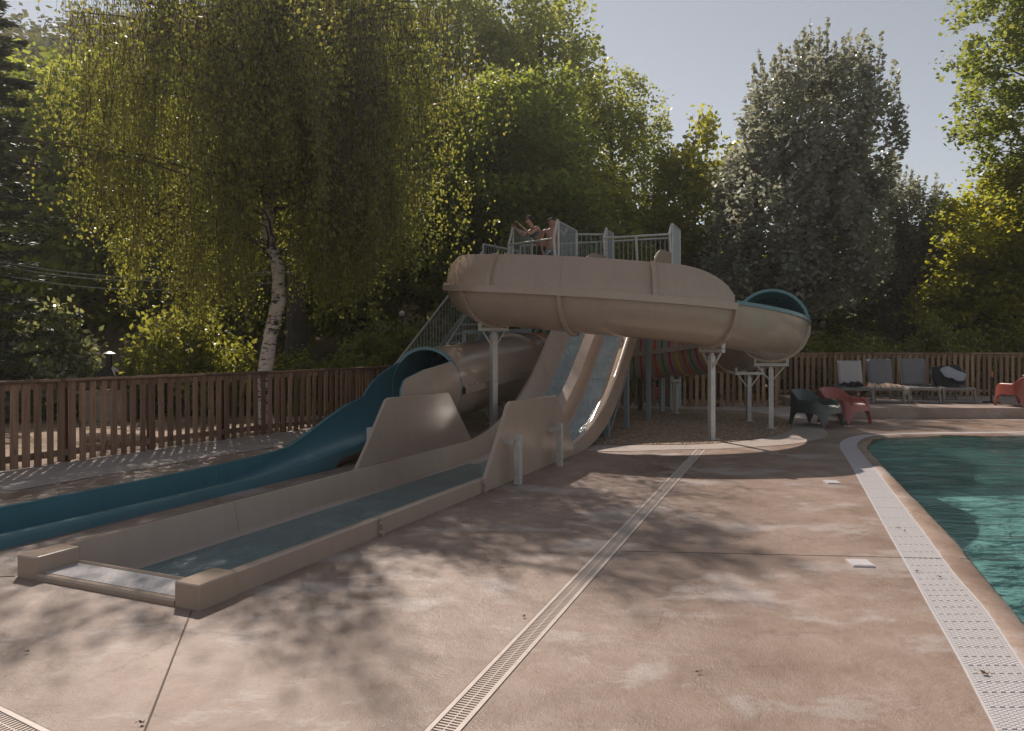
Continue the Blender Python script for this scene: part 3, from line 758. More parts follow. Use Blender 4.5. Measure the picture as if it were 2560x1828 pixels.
# closed tube
def circle_prof(i=0, n=40, th=0.022):
    o_ = [(RT * math.cos(2 * math.pi * k / n), RT * math.sin(2 * math.pi * k / n)) for k in range(n)]
    return o_
def tube_section(frames, name='tube_section'):
    b = MB(); n = 40; rows = []; rows2 = []
    for fr in frames:
        rows.append([on(fr, u, v) for u, v in circle_prof()]); rows2.append([on(fr, u * 0.965, v * 0.965) for u, v in circle_prof()])
    b.cur = 0; b.grid(rows, closed_v=True); b.cur = 1; b.grid(rows2, closed_v=True)
    for ra, rb_ in ((rows[0], rows2[0]), (rows[-1], rows2[-1])):
        b.cur = 1; b.grid([ra, rb_], closed_v=True)
    return b.build(name, [M['beige'], M['teal']], spiral, True)
tj = [341.2, 383, 426, 470, 517]
for j in range(4):
    tube_section([frame(tj[j] + (tj[j + 1] - tj[j]) * i / 24) for i in range(25)])
tube_section([frame_line(SL_TOP - (SL_TOP - SL_END) * i / 12 - (0.0 if i else 0.004)) for i in range(13)])
def ring(fr0, fr1, r0, r1, mat, name, n=40):
    b = MB(); rows = []
    for k in range(n):
        c, s_ = math.cos(2 * math.pi * k / n), math.sin(2 * math.pi * k / n)
        rows.append([on(fr0, r0 * c, r0 * s_), on(fr0, r1 * c, r1 * s_), on(fr1, r1 * c, r1 * s_), on(fr1, r0 * c, r0 * s_)])
    b.grid(rows, closed_u=True, closed_v=True); return b.build(name, mat, spiral, True)
def half_ring(fr0, fr1, r0, r1, a0, a1, mat, name, n=28):
    b = MB(); rows = []
    for k in range(n + 1):
        th = R(a0 + (a1 - a0) * k / n); c, s_ = math.cos(th), math.sin(th)
        rows.append([on(fr0, r0 * c, r0 * s_), on(fr0, r1 * c, r1 * s_), on(fr1, r1 * c, r1 * s_), on(fr1, r0 * c, r0 * s_)])
    b.grid(rows, closed_v=True)
    for r_ in (rows[0], rows[-1]): b.add(r_, [(0, 1, 2, 3)])
    return b.build(name, mat, spiral, True)
half_ring(frame(340.6), frame(341.7), 0.64, 0.69, 0, 180, M['teal'], 'mouth_arch')
half_ring(frame(340.4), frame(341.9), 0.655, 0.705, 180, 360, M['beige'], 'joint_flange')
for a in tj[1:]: ring(frame(a - 0.7), frame(a + 0.7), RT - 0.005, RT + 0.05, M['beige'], 'joint_flange')
ring(frame_line(SL_END + 0.012), frame_line(SL_END - 0.03), RT - 0.025, RT + 0.028, M['teal'], 'exit_ring')
# side seams of the tube
for sgn in (-1, 1):
    b = MB(); rows = []
    frs = [frame(343 + (517 - 343) * i / 60) for i in range(60)] + [frame_line(SL_TOP - (SL_TOP - SL_END - 0.02) * i / 8) for i in range(9)]
    for fr in frs: rows.append([on(fr, sgn * (RT - 0.01), -0.1), on(fr, sgn * (RT + 0.08), -0.1), on(fr, sgn * (RT + 0.08), 0.012), on(fr, sgn * (RT - 0.01), 0.012)])
    b.grid(rows, closed_v=True); b.build('seam_flange', M['beige'], spiral, True)
bo = MB()
for s_ in np.arange(SL_END + 0.1, SL_TOP, 0.42):
    fr = frame_line(s_); p = on(fr, -RT - 0.045, 0.012); bo.tube([p, p + Vector((0, 0, 0.025))], 0.02, 6)
fr = frame_line(SL_END - 0.03)
for k in range(12):
    th = 2 * math.pi * (k + 0.5) / 12; p = on(fr, -abs((RT + 0.02) * math.cos(th)), (RT + 0.02) * math.sin(th)); bo.tube([p, p - DV * 0.015], 0.014, 6)
q = bo.build('bolts', M['steel'], spiral); q['kind'] = 'stuff'
# coloured light bands round the tube
cols = ['band_r', 'band_y', 'band_m', 'band_g']
for k in range(29):
    a = 386.5 + k * 4.45
    if any(abs(a - t_) < 1.6 for t_ in tj): continue
    ring(frame(a - 0.62), frame(a + 0.62), RT - 0.01, RT + 0.004, M[cols[k % 4]], 'colour_band')

# run-out: the tube opens into the blue trough
FAR = smooth_tab([(-3, 0.13), (2.5, 0.13), (3.6, 0.15), (5.0, 0.21), (5.55, 0.27), (6.0, 0.38), (6.2, 0.55), (6.35, 0.78), (6.6, 1.0), (6.9, 1.16), (7.22, 1.31)], 400, 6)
NEAR = smooth_tab([(-3, 0.085), (2.5, 0.085), (3.55, 0.13), (4.5, 0.24), (5.0, 0.33), (5.45, 0.45), (5.55, 0.9), (5.75, 1.07), (6.3, 1.2), (7.22, 1.32)], 400, 3)
FLO = smooth_tab([(-3, -0.2), (2.0, -0.2), (3.4, -0.14), (5.0, 0.02), (6.0, 0.11), (7.22, 0.21)], 200, 8)
def trough_rows(s):
    k = min(max((s - 3.2) / (7.0 - 3.2), 0), 1); k = k * k * (3 - 2 * k)
    W = 0.385 + (RT - 0.385) * k
    zf = interp(s, FLO); zn = interp(s, NEAR); zr = interp(s, FAR)
    cz = zf + (0.12 + (RT - 0.12) * k); rr_ = cz - zf; ru = min(W, 0.12 + (RT - 0.12) * k)
    pts = []
    def wall(sg, top):
        out = []
        for i in range(5):
            v = cz + (top - cz) * (1 - i / 4)
            lean = max(0, v - cz); u = W - (RT - math.sqrt(max(0.05, RT * RT - min(lean, RT * 0.95) ** 2))) * k
            out.append((sg * u, v))
        return out
    nearw = wall(1, max(zn, cz + 0.005)); farw = wall(-1, max(zr, cz + 0.005))
    pts += nearw
    for i in range(1, 9):
        a = math.pi / 2 * i / 8; pts.append(((W - ru) + ru * math.cos(a), cz - rr_ * math.sin(a)))
    for i in range(7, 0, -1):
        a = math.pi / 2 * i / 8; pts.append((-((W - ru) + ru * math.cos(a)), cz - rr_ * math.sin(a)))
    pts += farw[::-1]
    return pts
def trough_piece(s0, s1, n):
    b = MB(); rows = []
    for i in range(n + 1):
        s = s0 + (s1 - s0) * i / n; pts = trough_rows(s)
        inn = [blu(s, u, v) for u, v in pts]
        outp = []
        for j, (u, v) in enumerate(pts):
            a = pts[max(j - 1, 0)]; c = pts[min(j + 1, len(pts) - 1)]; tx, ty = c[0] - a[0], c[1] - a[1]; L = math.hypot(tx, ty) or 1
            nxn, nyn = ty / L, -tx / L
            if u * nxn + (v - 1.0) * nyn < 0: nxn, nyn = -nxn, -nyn
            th = 0.03
            outp.append(blu(s, u + nxn * th, v + (nyn * th if 0 < j < len(pts) - 1 and abs(nyn) > 0.3 else 0)))
        rows.append(inn + outp[::-1])
    n_ = len(pts); b.grid(rows, closed_v=True, mats=[1] * (n_ - 1) + [1] + [0] * (n_ - 1) + [1])
    for r_ in (rows[0], rows[-1]):
        for k in range(n_ - 1): b.add([r_[k], r_[k + 1], r_[2 * n_ - 2 - k], r_[2 * n_ - 1 - k]], [(0, 1, 2, 3)], 1)
    return b.build('runout_section', [M['beige'], M['blue']], spiral, True)
trough_piece(3.0, SL_END - 0.031, 60); trough_piece(0.35, 2.997, 16); trough_piece(-3.0, 0.347, 16)
# rims of the trough
for sg, tab, s1 in ((1, NEAR, 5.42), (-1, FAR, 5.9)):
    b = MB(); rows = []
    for i in range(61):
        s = -3 + (s1 + 3) * i / 60; pts = trough_rows(s); u, v = pts[0] if sg == 1 else pts[-1]
        if sg == 1: pr = [(u - 0.004, v + 0.014), (u + 0.075, v + 0.014), (u + 0.085, v - 0.03), (u + 0.082, -0.05 if v < 0.2 else v - 0.09), (u + 0.07, -0.05 if v < 0.2 else v - 0.09), (u + 0.07, v - 0.006), (u - 0.004, v - 0.006)]
        else: pr = [(u + 0.004, v + 0.014), (u - 0.06, v + 0.014), (u - 0.065, v - 0.03), (u - 0.06, v - 0.06), (u - 0.05, v - 0.006), (u - 0.045, v - 0.006), (u + 0.004, v - 0.006)]
        rows.append([blu(s, uu, vv) for uu, vv in pr])
    b.grid(rows, closed_v=True); b.build('trough_rim', M['blue'] , spiral, True)

# posts of the spiral
def spiral_post(x, y, ztop, rz, wid=0.12, cross=0.62):
    p = empty('support_post', (x, y, 0)); p.parent = spiral; p.matrix_parent_inverse = Matrix.Translation(-Vector(spiral.location))
    ca, sa = math.cos(rz), math.sin(rz); ax = (Vector((ca, sa, 0)), Vector((-sa, ca, 0)), Vector((0, 0, 1)))
    def lb(nm, parts):
        b = MB()
        for c, sz, a_ in parts: b.box(c, sz, a_)
        o = b.mesh(nm, M['steel']); q = put(nm, o, p, False); bevel(q, 0.004); return q
    lb('column', [(Vector((0, 0, (ztop - 0.12) / 2)), (wid, wid, ztop - 0.12), ax)])
    lb('base_plate', [(Vector((0, 0, 0.02)), (wid + 0.1, wid + 0.1, 0.02), ax)])
    lb('cross_beam', [(Vector((0, 0, ztop - 0.035)), (cross, 0.065, 0.06), ax), (Vector((0, 0, ztop - 0.1)), (wid * 0.7, wid * 0.7, 0.05), ax)])
    for s in (-1, 1):
        b = MB(); b.bar(ax[0] * (s * (wid / 2 - 0.01)) + Vector((0, 0, ztop - 0.32)), ax[0] * (s * cross * 0.38) + Vector((0, 0, ztop - 0.07)), 0.032, 0.022); put('brace', b.mesh('brace', M['steel']), p, False)
        lb('lug', [(ax[0] * (s * cross * 0.46) + Vector((0, 0, ztop + 0.045)), (0.05, 0.07, 0.09), ax)])
    return p
for a, rr_ in ((217, 3.22), (292.5, 2.8), (341, 2.8), (369.8, 2.7)):
    x, y = CX + rr_ * math.cos(R(a)), CY + rr_ * math.sin(R(a)); zt = interp(a, ZT) - RT - 0.045
    spiral_post(x, y, zt, R(a), 0.088 if a != 217 else 0.105)
spiral_post(CX + 2.75 * math.cos(R(416)), CY + 2.75 * math.sin(R(416)), interp(416, ZT) - RT - 0.05, R(416), 0.11, 0.5)
spiral_post(*blu(9.9, 0)[:2], 0.87 + 0.19 - RT - 0.02, math.atan2(PV.y, PV.x), 0.1, 0.5)

# ------------------------------------------------------------------ double slide
dbl = thing('double_water_slide', 'two-lane beige slide with teal lanes running into a long low trough', 'water slide', dsl(3.5, 0))
RIM = smooth_tab([(0, 0.15), (6.75, 0.15), (7.22, 0.21), (7.9, 0.38), (8.6, 0.66), (9.3, 1.08), (10.1, 1.72), (11.0, 2.42), (11.8, 2.98), (12.4, 3.22), (13.0, 3.28), (14.2, 3.3)], 400, 8)
def dprof(t):
    r = interp(t, RIM); k = min(max((t - 6.3) / 1.4, 0), 1); k = k * k * (3 - 2 * k)
    dep = 0.32 + 0.03 * k
    w0 = 0.06 + 0.07 * k                # inner slope width of the side walls
    skirt = -0.05 if t < 7.0 else r - 0.2 - 0.26 * min(1, (t - 7.0) / 2.0)
    skirt = min(skirt, r - 0.2)
    hd = (dep - 0.06) * k               # divider height
    P = [(0.815, skirt), (0.815, r - 0.012), (0.80, r), (0.755, r), (0.74, r - 0.015), (0.74 - w0 * 0.8, r - dep + 0.07), (0.74 - w0 - 0.06, r - dep + 0.005), (0.74 - w0 - 0.1, r - dep)]
    P += [(0.21, r - dep), (0.175, r - dep + 0.012 * k), (0.12, r - dep + hd * 0.85), (0.095, r - dep + hd), (0.0, r - dep + hd + 0.004 * k)]
    mats = [0, 0, 0, 0, 0, 0, 0, 1, 0 if k > 0.5 else 1, 0 if k > 0.3 else 1, 0 if k > 0.3 else 1, 0 if k > 0.3 else 1]
    Q = P + [(-u, v) for u, v in P[:-1][::-1]]
    return Q, mats + mats[::-1]
def dpiece(t0, t1, n, name):
    b = MB(); prev = None; n_ = 0
    for i in range(n + 1):
        t = t0 + (t1 - t0) * i / n; Q, mt = dprof(t); row = [dsl(t, u, v) for u, v in Q]
        if prev is not None:
            o_ = len(b.v); b.v += [tuple(p) for p in prev] + [tuple(p) for p in row]; m_ = len(row)
            for k in range(m_ - 1): b.f.append([o_ + k, o_ + k + 1, o_ + m_ + k + 1, o_ + m_ + k]); b.m.append(mt[k])
        prev = row
    me = b.mesh(name, [M['beige'], M['film']], True, 40)
    import bmesh
    bm = bmesh.new(); bm.from_mesh(me); bmesh.ops.remove_doubles(bm, verts=bm.verts, dist=0.0004); bmesh.ops.recalc_face_normals(bm, faces=bm.faces); bm.to_mesh(me); bm.free()
    return put(name, me, dbl)
dpiece(0.31, 1.9, 8, 'trough_section'); dpiece(1.904, 6.2, 20, 'trough_section'); dpiece(6.204, 9.6, 40, 'slide_section'); dpiece(9.605, 14.2, 36, 'slide_section')
# joint flanges outside the trough
for t in (1.9, 3.86, 6.85):
    for sg in (1, -1):
        b = MB(); b.box(dsl(t, sg * 0.832, 0.07), (0.045, 0.03, 0.15), (PV, DV, Vector((0, 0, 1)))); bevel(b.build('joint_flange', M['beige'], dbl), 0.004)
        b = MB(); p = dsl(t - 0.016, sg * 0.838, 0.11); b.tube([p, p - DV * 0.012], 0.013, 8); b.build('bolt', M['steel'], dbl)
        b = MB(); p = dsl(t - 0.016, sg * 0.838, 0.035); b.tube([p, p - DV * 0.012], 0.013, 8); b.build('bolt', M['steel'], dbl)
# trough water: a thin sheet
b = MB(); b.grid([[dsl(t, q, -0.148) for q in np.linspace(-0.655, 0.655, 12)] for t in np.linspace(0.33, 6.4, 50)])
b.build('water_film', M['trough_water'], dbl, True)
# foot end: two blocks, sill and grate
def block(q0, q1):
    b = MB(); b.prism([dsl(0, q0, -0.02), dsl(0, q1, -0.02), dsl(0.315, q1, -0.02), dsl(0.315, q0, -0.02)], (0, 0, 1), 0.172); return bevel(b.build('end_block', M['beige'], dbl), 0.014, 3)
block(0.62, 0.822); block(-0.822, -0.62)
b = MB(); b.prism([dsl(0.0, -0.6195, -0.02), dsl(0.0, 0.6195, -0.02), dsl(0.0, 0.6195, 0.03), dsl(0.02, 0.6195, 0.036), dsl(0.02, -0.6195, 0.036), dsl(0.0, -0.6195, 0.03)][:0] or [dsl(0.0, -0.6195, -0.02), dsl(0.045, -0.6195, -0.02), dsl(0.045, -0.6195, 0.04), dsl(0.012, -0.6195, 0.04), dsl(0.0, -0.6195, 0.028)], PV, 1.239); b.build('sill_lip', M['beige'], dbl)
b = MB(); b.prism([dsl(0.285, -0.6195, -0.18), dsl(0.335, -0.6195, -0.18), dsl(0.335, -0.6195, 0.03), dsl(0.32, -0.6195, 0.052), dsl(0.295, -0.6195, 0.056), dsl(0.285, -0.6195, 0.045)], PV, 1.239); b.build('sill_back', M['beige'], dbl, True)
b = MB(); b.box(dsl(0.165, 0, -0.0), (1.238, 0.238, 0.02), (PV, DV, Vector((0, 0, 1)))); b.build('gutter', M['dark'], dbl)
bm_ = MB(); bm_.box((0, 0, 0), (1.236, 0.0075, 0.02)); bar_me = bm_.mesh('grate_bar', M['white_plastic'])
for i in range(15):
    put('grate_bar', bar_me, dbl, True, loc=dsl(0.054 + i * 0.0158, 0, 0.034), rz=math.atan2(PV.y, PV.x))
# guard panels
for sg in (1, -1):
    qn = 0.80 if sg == 1 else -0.84
    b = MB(); poly = [(3.86, 0.0), (3.86, 0.15), (4.05, 0.37), (4.48, 0.905), (4.55, 0.925), (6.08, 0.905), (6.14, 0.87), (6.82, 0.15), (6.86, 0.0)]
    b.prism([dsl(t, qn, z) for t, z in poly], PV, 0.042)
    o = bevel(b.build('guard_panel', M['beige'], dbl), 0.012, 3)
    for t in (4.42, 5.8):
        q_ = sg * 0.985
        b = MB(); b.box(dsl(t, q_, 0.28), (0.075, 0.075, 0.56), (PV, DV, Vector((0, 0, 1)))); bevel(b.build('guard_post', M['steel'], dbl), 0.004)
        b = MB(); b.box(dsl(t - 0.09, sg * 0.9, 0.49), (0.12, 0.006, 0.06), (PV, DV, Vector((0, 0, 1)))); b.box(dsl(t - 0.045, sg * 0.95, 0.49), (0.006, 0.1, 0.06), (PV, DV, Vector((0, 0, 1)))); b.build('bracket', M['steel'], dbl)
# rounded start walls
for sg in (1, -1):
    b = MB(); poly = [(12.2, 3.1)] + [(12.25 + 1.1 * (1 - math.cos(R(a))), 3.22 + 0.5 * math.sin(R(a))) for a in range(10, 91, 10)] + [(14.0, 3.74), (14.0, 3.1)]
    b.prism([dsl(t, sg * 0.785 - 0.02, z) for t, z in poly], PV, 0.04); bevel(b.build('start_wall', M['beige'], dbl, True), 0.01)
# slide legs
for t, zt in ((9.0, 0.42), (10.3, 1.4), (12.1, 2.6)):
    for sg in (1, -1):
        p = dsl(t, sg * 0.7); b = MB(); b.box((p.x, p.y, zt / 2), (0.09, 0.09, zt), (PV, DV, Vector((0, 0, 1)))); bevel(b.build('leg', M['steel_paint'], dbl), 0.004)
    b = MB(); b.bar(dsl(t, -0.7, zt - 0.05), dsl(t, 0.7, zt - 0.05), 0.08, 0.08); b.build('leg_beam', M['steel_paint'], dbl)
for sg in (1, -1):
    b = MB(); b.bar(dsl(9.1, sg * 0.7, 0.1), dsl(10.25, sg * 0.7, 1.05), 0.06, 0.06); b.build('leg_brace', M['steel_paint'], dbl)
    b = MB(); b.bar(dsl(10.35, sg * 0.7, 1.3), dsl(11.4, sg * 0.7, 2.3), 0.06, 0.06); b.build('leg_brace', M['steel_paint'], dbl)

# ------------------------------------------------------------------ tower
PZ = 2.97
tower = thing('slide_tower', 'galvanised steel slide tower with stairs, railed platform and grey balusters', 'tower', (1.8, 18.0, 0))
plat = [(-0.75, 18.45), (0.02, 17.58), (1.0, 16.6), (1.55, 18.0), (2.28, 18.02), (3.72, 17.42), (4.15, 18.4), (2.2, 19.2), (0.2, 19.9)]
b = MB(); b.prism([(x, y, PZ - 0.06) for x, y in plat], (0, 0, 1), 0.06); b.build('platform', M['steel_paint'], tower)
b = MB()
for i in range(len(plat)):
    p, q = plat[i], plat[(i + 1) % len(plat)]; b.bar((p[0], p[1], PZ - 0.15), (q[0], q[1], PZ - 0.15), 0.06, 0.17)
b.build('edge_beams', M['steel_paint'], tower)
for x, y in ((-0.6, 18.4), (0.75, 17.2), (1.55, 18.15), (3.6, 17.7), (3.95, 18.3), (0.3, 19.6), (2.2, 19.0)):
    b = MB(); b.box((x, y, (PZ - 0.1) / 2), (0.1, 0.1, PZ - 0.1)); bevel(b.build('leg', M['steel_paint'], tower), 0.004)
def railing(p, q, z0a, z0b, h, sp=0.115, rail_r=0.024, lower=0.1):
    p = Vector(p); q = Vector(q); L = (q - p).length
    A = Vector((p.x, p.y, z0a)); B_ = Vector((q.x, q.y, z0b)); up = Vector((0, 0, 1))
    b = MB(); b.tube([A + up * h, B_ + up * h], rail_r, 8); b.build('handrail', M['steel'], tower, True)
    b = MB(); b.tube([A + up * lower, B_ + up * lower], rail_r * 0.8, 6); b.build('lower_rail', M['steel_paint'], tower, True)
    bm1 = MB(); bm1.tube([(0, 0, 0), (0, 0, h - lower)], 0.0105, 6); me = bm1.mesh('baluster', M['steel_paint'], True)
    n = max(1, round(L / sp))
    for i in range(1, n): put('baluster', me, tower, True, loc=A.lerp(B_, i / n) + up * lower)
    pm_ = MB(); pm_.tube([(0, 0, 0), (0, 0, h)], 0.026, 8); pme = pm_.mesh('rail_post', M['steel'], True)
    for e in (A, B_): put('rail_post', pme, tower, True, loc=e)
# platform rails
railing((1.58, 18.0), (2.26, 18.02), PZ, PZ, 1.32)
railing((1.04, 16.62), (1.56, 17.96), PZ, PZ, 1.4, 0.1)
railing((0.02, 17.6), (0.5, 18.6), PZ, PZ, 1.4, 0.1)
railing((-0.72, 18.5), (0.2, 19.86), PZ, PZ, 1.15)
railing((0.22, 19.88), (2.2, 19.18), PZ, PZ, 1.3)
railing((2.2, 19.18), (4.15, 18.38), PZ, PZ, 1.3)
railing((3.78, 17.45), (4.16, 18.36), PZ, PZ, 1.48, 0.07)
railing((2.3, 18.02), (2.52, 18.5), PZ, PZ, 1.42, 0.08)
# leaning gate posts and grab bars
def gate(p0, p1, zbar, ztop, lean, mid=False):
    p0 = Vector((*p0, 0)); p1 = Vector((*p1, 0)); ln = Vector((*lean, 0))
    ends = [p0, p1] + ([(p0 + p1) / 2] if mid else [])
    for k, e in enumerate(ends):
        top = ztop if k < 2 else zbar + 0.03
        b = MB(); pts = [e + Vector((0, 0, PZ)), e + ln + Vector((0, 0, zbar))]
        if k < 2: pts.append(e + Vector((0, 0, ztop)))
        b.tube(pts, 0.033, 8); b.build('gate_post', M['steel'], tower, True)
    b = MB(); b.tube([p0 + ln + Vector((0, 0, zbar)), p1 + ln + Vector((0, 0, zbar))], 0.027, 8); b.build('grab_bar', M['steel'], tower, True)
gate((0.02, 17.55), (1.02, 16.57), 3.96, 4.40, (-0.1, -0.1))
gate((2.3, 18.02), (3.76, 17.42), 4.17, 4.44, (-0.1, -0.22), True)
# stairs
SA = Vector((-2.47, 15.5, 0)); SB = Vector((-0.72, 18.45, 0)); TA = Vector((-1.62, 15.0, 0)); TB = Vector((0.0, 17.58, 0))
ns = 14
for k, (p, q) in enumerate(((SA, SB), (TA, TB))):
    b = MB(); b.bar(p + Vector((0, 0, 0.08)), q + Vector((0, 0, PZ - 0.1)), 0.04, 0.2); b.build('stringer', M['steel_paint'], tower)
    railing(p[:2], q[:2], 0.15, PZ - 0.02, 1.0, 0.115)
for i in range(ns):
    f = (i + 0.7) / ns; a = SA.lerp(SB, f); c = TA.lerp(TB, f); z = (PZ) * f
    dd = (SB - SA).normalized(); b = MB(); b.prism([a - dd * 0.13 + Vector((0, 0, z)), c - dd * 0.13 + Vector((0, 0, z)), c + dd * 0.13 + Vector((0, 0, z)), a + dd * 0.13 + Vector((0, 0, z))], (0, 0, 1), 0.035)
    b.build('tread', M['steel_paint'], tower)
# portal frame under the landing
b = MB(); b.bar((-1.15, 17.0, 1.88), (0.45, 17.0, 1.93), 0.09, 0.1); b.build('portal_beam', M['steel_paint'], tower)
b = MB(); b.box((-1.1, 17.0, 0.93), (0.1, 0.1, 1.86)); b.build('leg', M['steel_paint'], tower)
b = MB(); b.box((0.42, 17.02, 0.95), (0.1, 0.1, 1.9)); b.build('leg', M['steel_paint'], tower)
b = MB(); b.bar((-1.05, 17.06, 0.9), (-0.3, 17.06, 1.85), 0.06, 0.06); b.build('brace', M['steel_paint'], tower)
b = MB(); b.bar((0.5, 17.1, 1.9), (1.5, 18.1, 2.7), 0.06, 0.06); b.build('brace', M['steel_paint'], tower)
b = MB(); b.box((4.2, 18.6, 1.1), (0.09, 0.09, 2.2)); b.build('leg', M['steel_paint'], tower)
b = MB(); b.box((3.1, 17.9, 1.3), (0.09, 0.09, 2.6)); b.build('leg', M['iron'], tower)
# ------------------------------------------------------------------ END OF STRUCTURE
# ------------------------------------------------------------------ vegetation
def leaf_mesh(name, P, size, mat, elong=1.5, updir=None, flat_bias=0.0, sizevar=0.35, axis=None):
    """P (N,3) leaf centres; one folded-free rhombic face per leaf"""
    N = len(P)
    A = rng.normal(size=(N, 3))
    if axis is not None: A = A * 0.45 + axis
    A /= np.linalg.norm(A, axis=1, keepdims=True) + 1e-9
    B_ = rng.normal(size=(N, 3))
    Nn = np.cross(A, B_)
    if flat_bias: Nn[:, 2] += np.sign(Nn[:, 2]) * flat_bias * np.linalg.norm(Nn, axis=1)
    Nn /= np.linalg.norm(Nn, axis=1, keepdims=True) + 1e-9
    T = np.cross(Nn, A); T /= np.linalg.norm(T, axis=1, keepdims=True) + 1e-9
    A = np.cross(T, Nn)
    s = size * (1 + sizevar * rng.uniform(-1, 1, (N, 1)))
    h = A * s * 0.5 * elong; k = T * s * 0.5
    V = np.stack([P - h, P + k - h * 0.15, P + h, P - k - h * 0.15], 1).reshape(-1, 3)
    me = bpy.data.meshes.new(name)
    me.vertices.add(4 * N); me.vertices.foreach_set('co', V.astype(np.float32).ravel())
    me.loops.add(4 * N); me.loops.foreach_set('vertex_index', np.arange(4 * N, dtype=np.int32))
    me.polygons.add(N); me.polygons.foreach_set('loop_start', np.arange(0, 4 * N, 4, dtype=np.int32))
    me.materials.append(mat); me.update(calc_edges=True); return me

def lobes_points(lobes, n, inner=0.45):
    W = np.array([l[6] if len(l) > 6 else l[3] * l[4] * l[5] for l in lobes], float); W /= W.sum()
    k = rng.choice(len(lobes), n, p=W); L = np.array([l[:6] for l in lobes], float)[k]
    d = rng.normal(size=(n, 3)); d /= np.linalg.norm(d, axis=1, keepdims=True)
    r = inner + (1 - inner) * rng.random((n, 1)) ** 0.6
    return L[:, :3] + d * r * L[:, 3:6]

def tree(name, label, base, H, lobes, ncl, nleaf, clr, leaf, mat, tr=0.2, lean=(0, 0), barkmat='bark', nlimb=34, stretch=(1, 1, 1), elong=1.4, axis=None, flat_bias=0.0, inner=0.45, group=None, trunk_top=0.72, fork=0.25):
    t = thing(name, label, 'tree', base, 0, group)
    C = lobes_points(lobes, ncl, inner); C = C[C[:, 2] > 0.3]
    b = MB(); N = 9; tp = []
    for i in range(N):
        f = i / (N - 1); z = H * trunk_top * f
        tp.append(Vector((lean[0] * f * f + 0.12 * math.sin(3.1 * f + base[0]) * H * 0.03, lean[1] * f * f + 0.1 * math.sin(2.3 * f + base[1]) * H * 0.03, z)))
    rr = [tr * (1.35 if i == 0 else 1.0) * (1 - 0.86 * (i / (N - 1))) + 0.012 for i in range(N)]
    b.tube(tp, rr, 10); b.build('trunk', M[barkmat], t, True, False)
    b = MB()
    sel = rng.choice(len(C), min(nlimb * 4, len(C)), replace=False)
    for j, ci in enumerate(sel):
        c = Vector(C[ci]); big = j < nlimb
        zs = max(H * fork, min(c.z - 0.45 * math.hypot(c.x, c.y), H * trunk_top * 0.95)); f = zs / (H * trunk_top); f = min(max(f, 0.05), 0.9)
        i0 = int(f * (N - 1)); p0 = tp[i0].lerp(tp[min(i0 + 1, N - 1)], f * (N - 1) - i0)
        r0 = tr * (0.42 if big else 0.16) * (1 - 0.7 * f) + 0.006
        mid = p0.lerp(c, 0.5) + Vector((random.uniform(-.2, .2), random.uniform(-.2, .2), 0.12 * (c - p0).length))
        q1 = p0.lerp(mid, 0.55) + Vector((0, 0, 0.02)); q2 = mid.lerp(c, 0.5) + Vector((0, 0, 0.06 * (c - p0).length))
        b.tube([p0, q1, mid, q2, c], [r0, r0 * 0.8, r0 * 0.6, r0 * 0.38, 0.005], 5, False)
    o_ = b.build('branches', M[barkmat], t, True, False)
    if len(C) < 80: o_['kind'] = 'stuff'
    n = len(C); per = nleaf // n
    P = np.repeat(C, per, 0) + np.clip(rng.normal(size=(n * per, 3)), -1.7, 1.7) * clr * np.array(stretch) * np.repeat(rng.uniform(0.55, 1.25, (n, 1)), per, 0)
    P = P[P[:, 2] > 0.15]
    me = leaf_mesh('crown', P, leaf, mat, elong, axis=axis, flat_bias=flat_bias)
    put('crown', me, t, False)
    return t

def copy_tree(src, label, base, rz, sc, group=None):
    r = src.copy(); COL.objects.link(r); r.location = base; r.rotation_euler = (0, 0, rz); r.scale = (sc[0], sc[1], sc[2]); r['label'] = label
    if group: r['group'] = group
    for ch in src.children:
        c = ch.copy(); COL.objects.link(c); c.parent = r
    return r

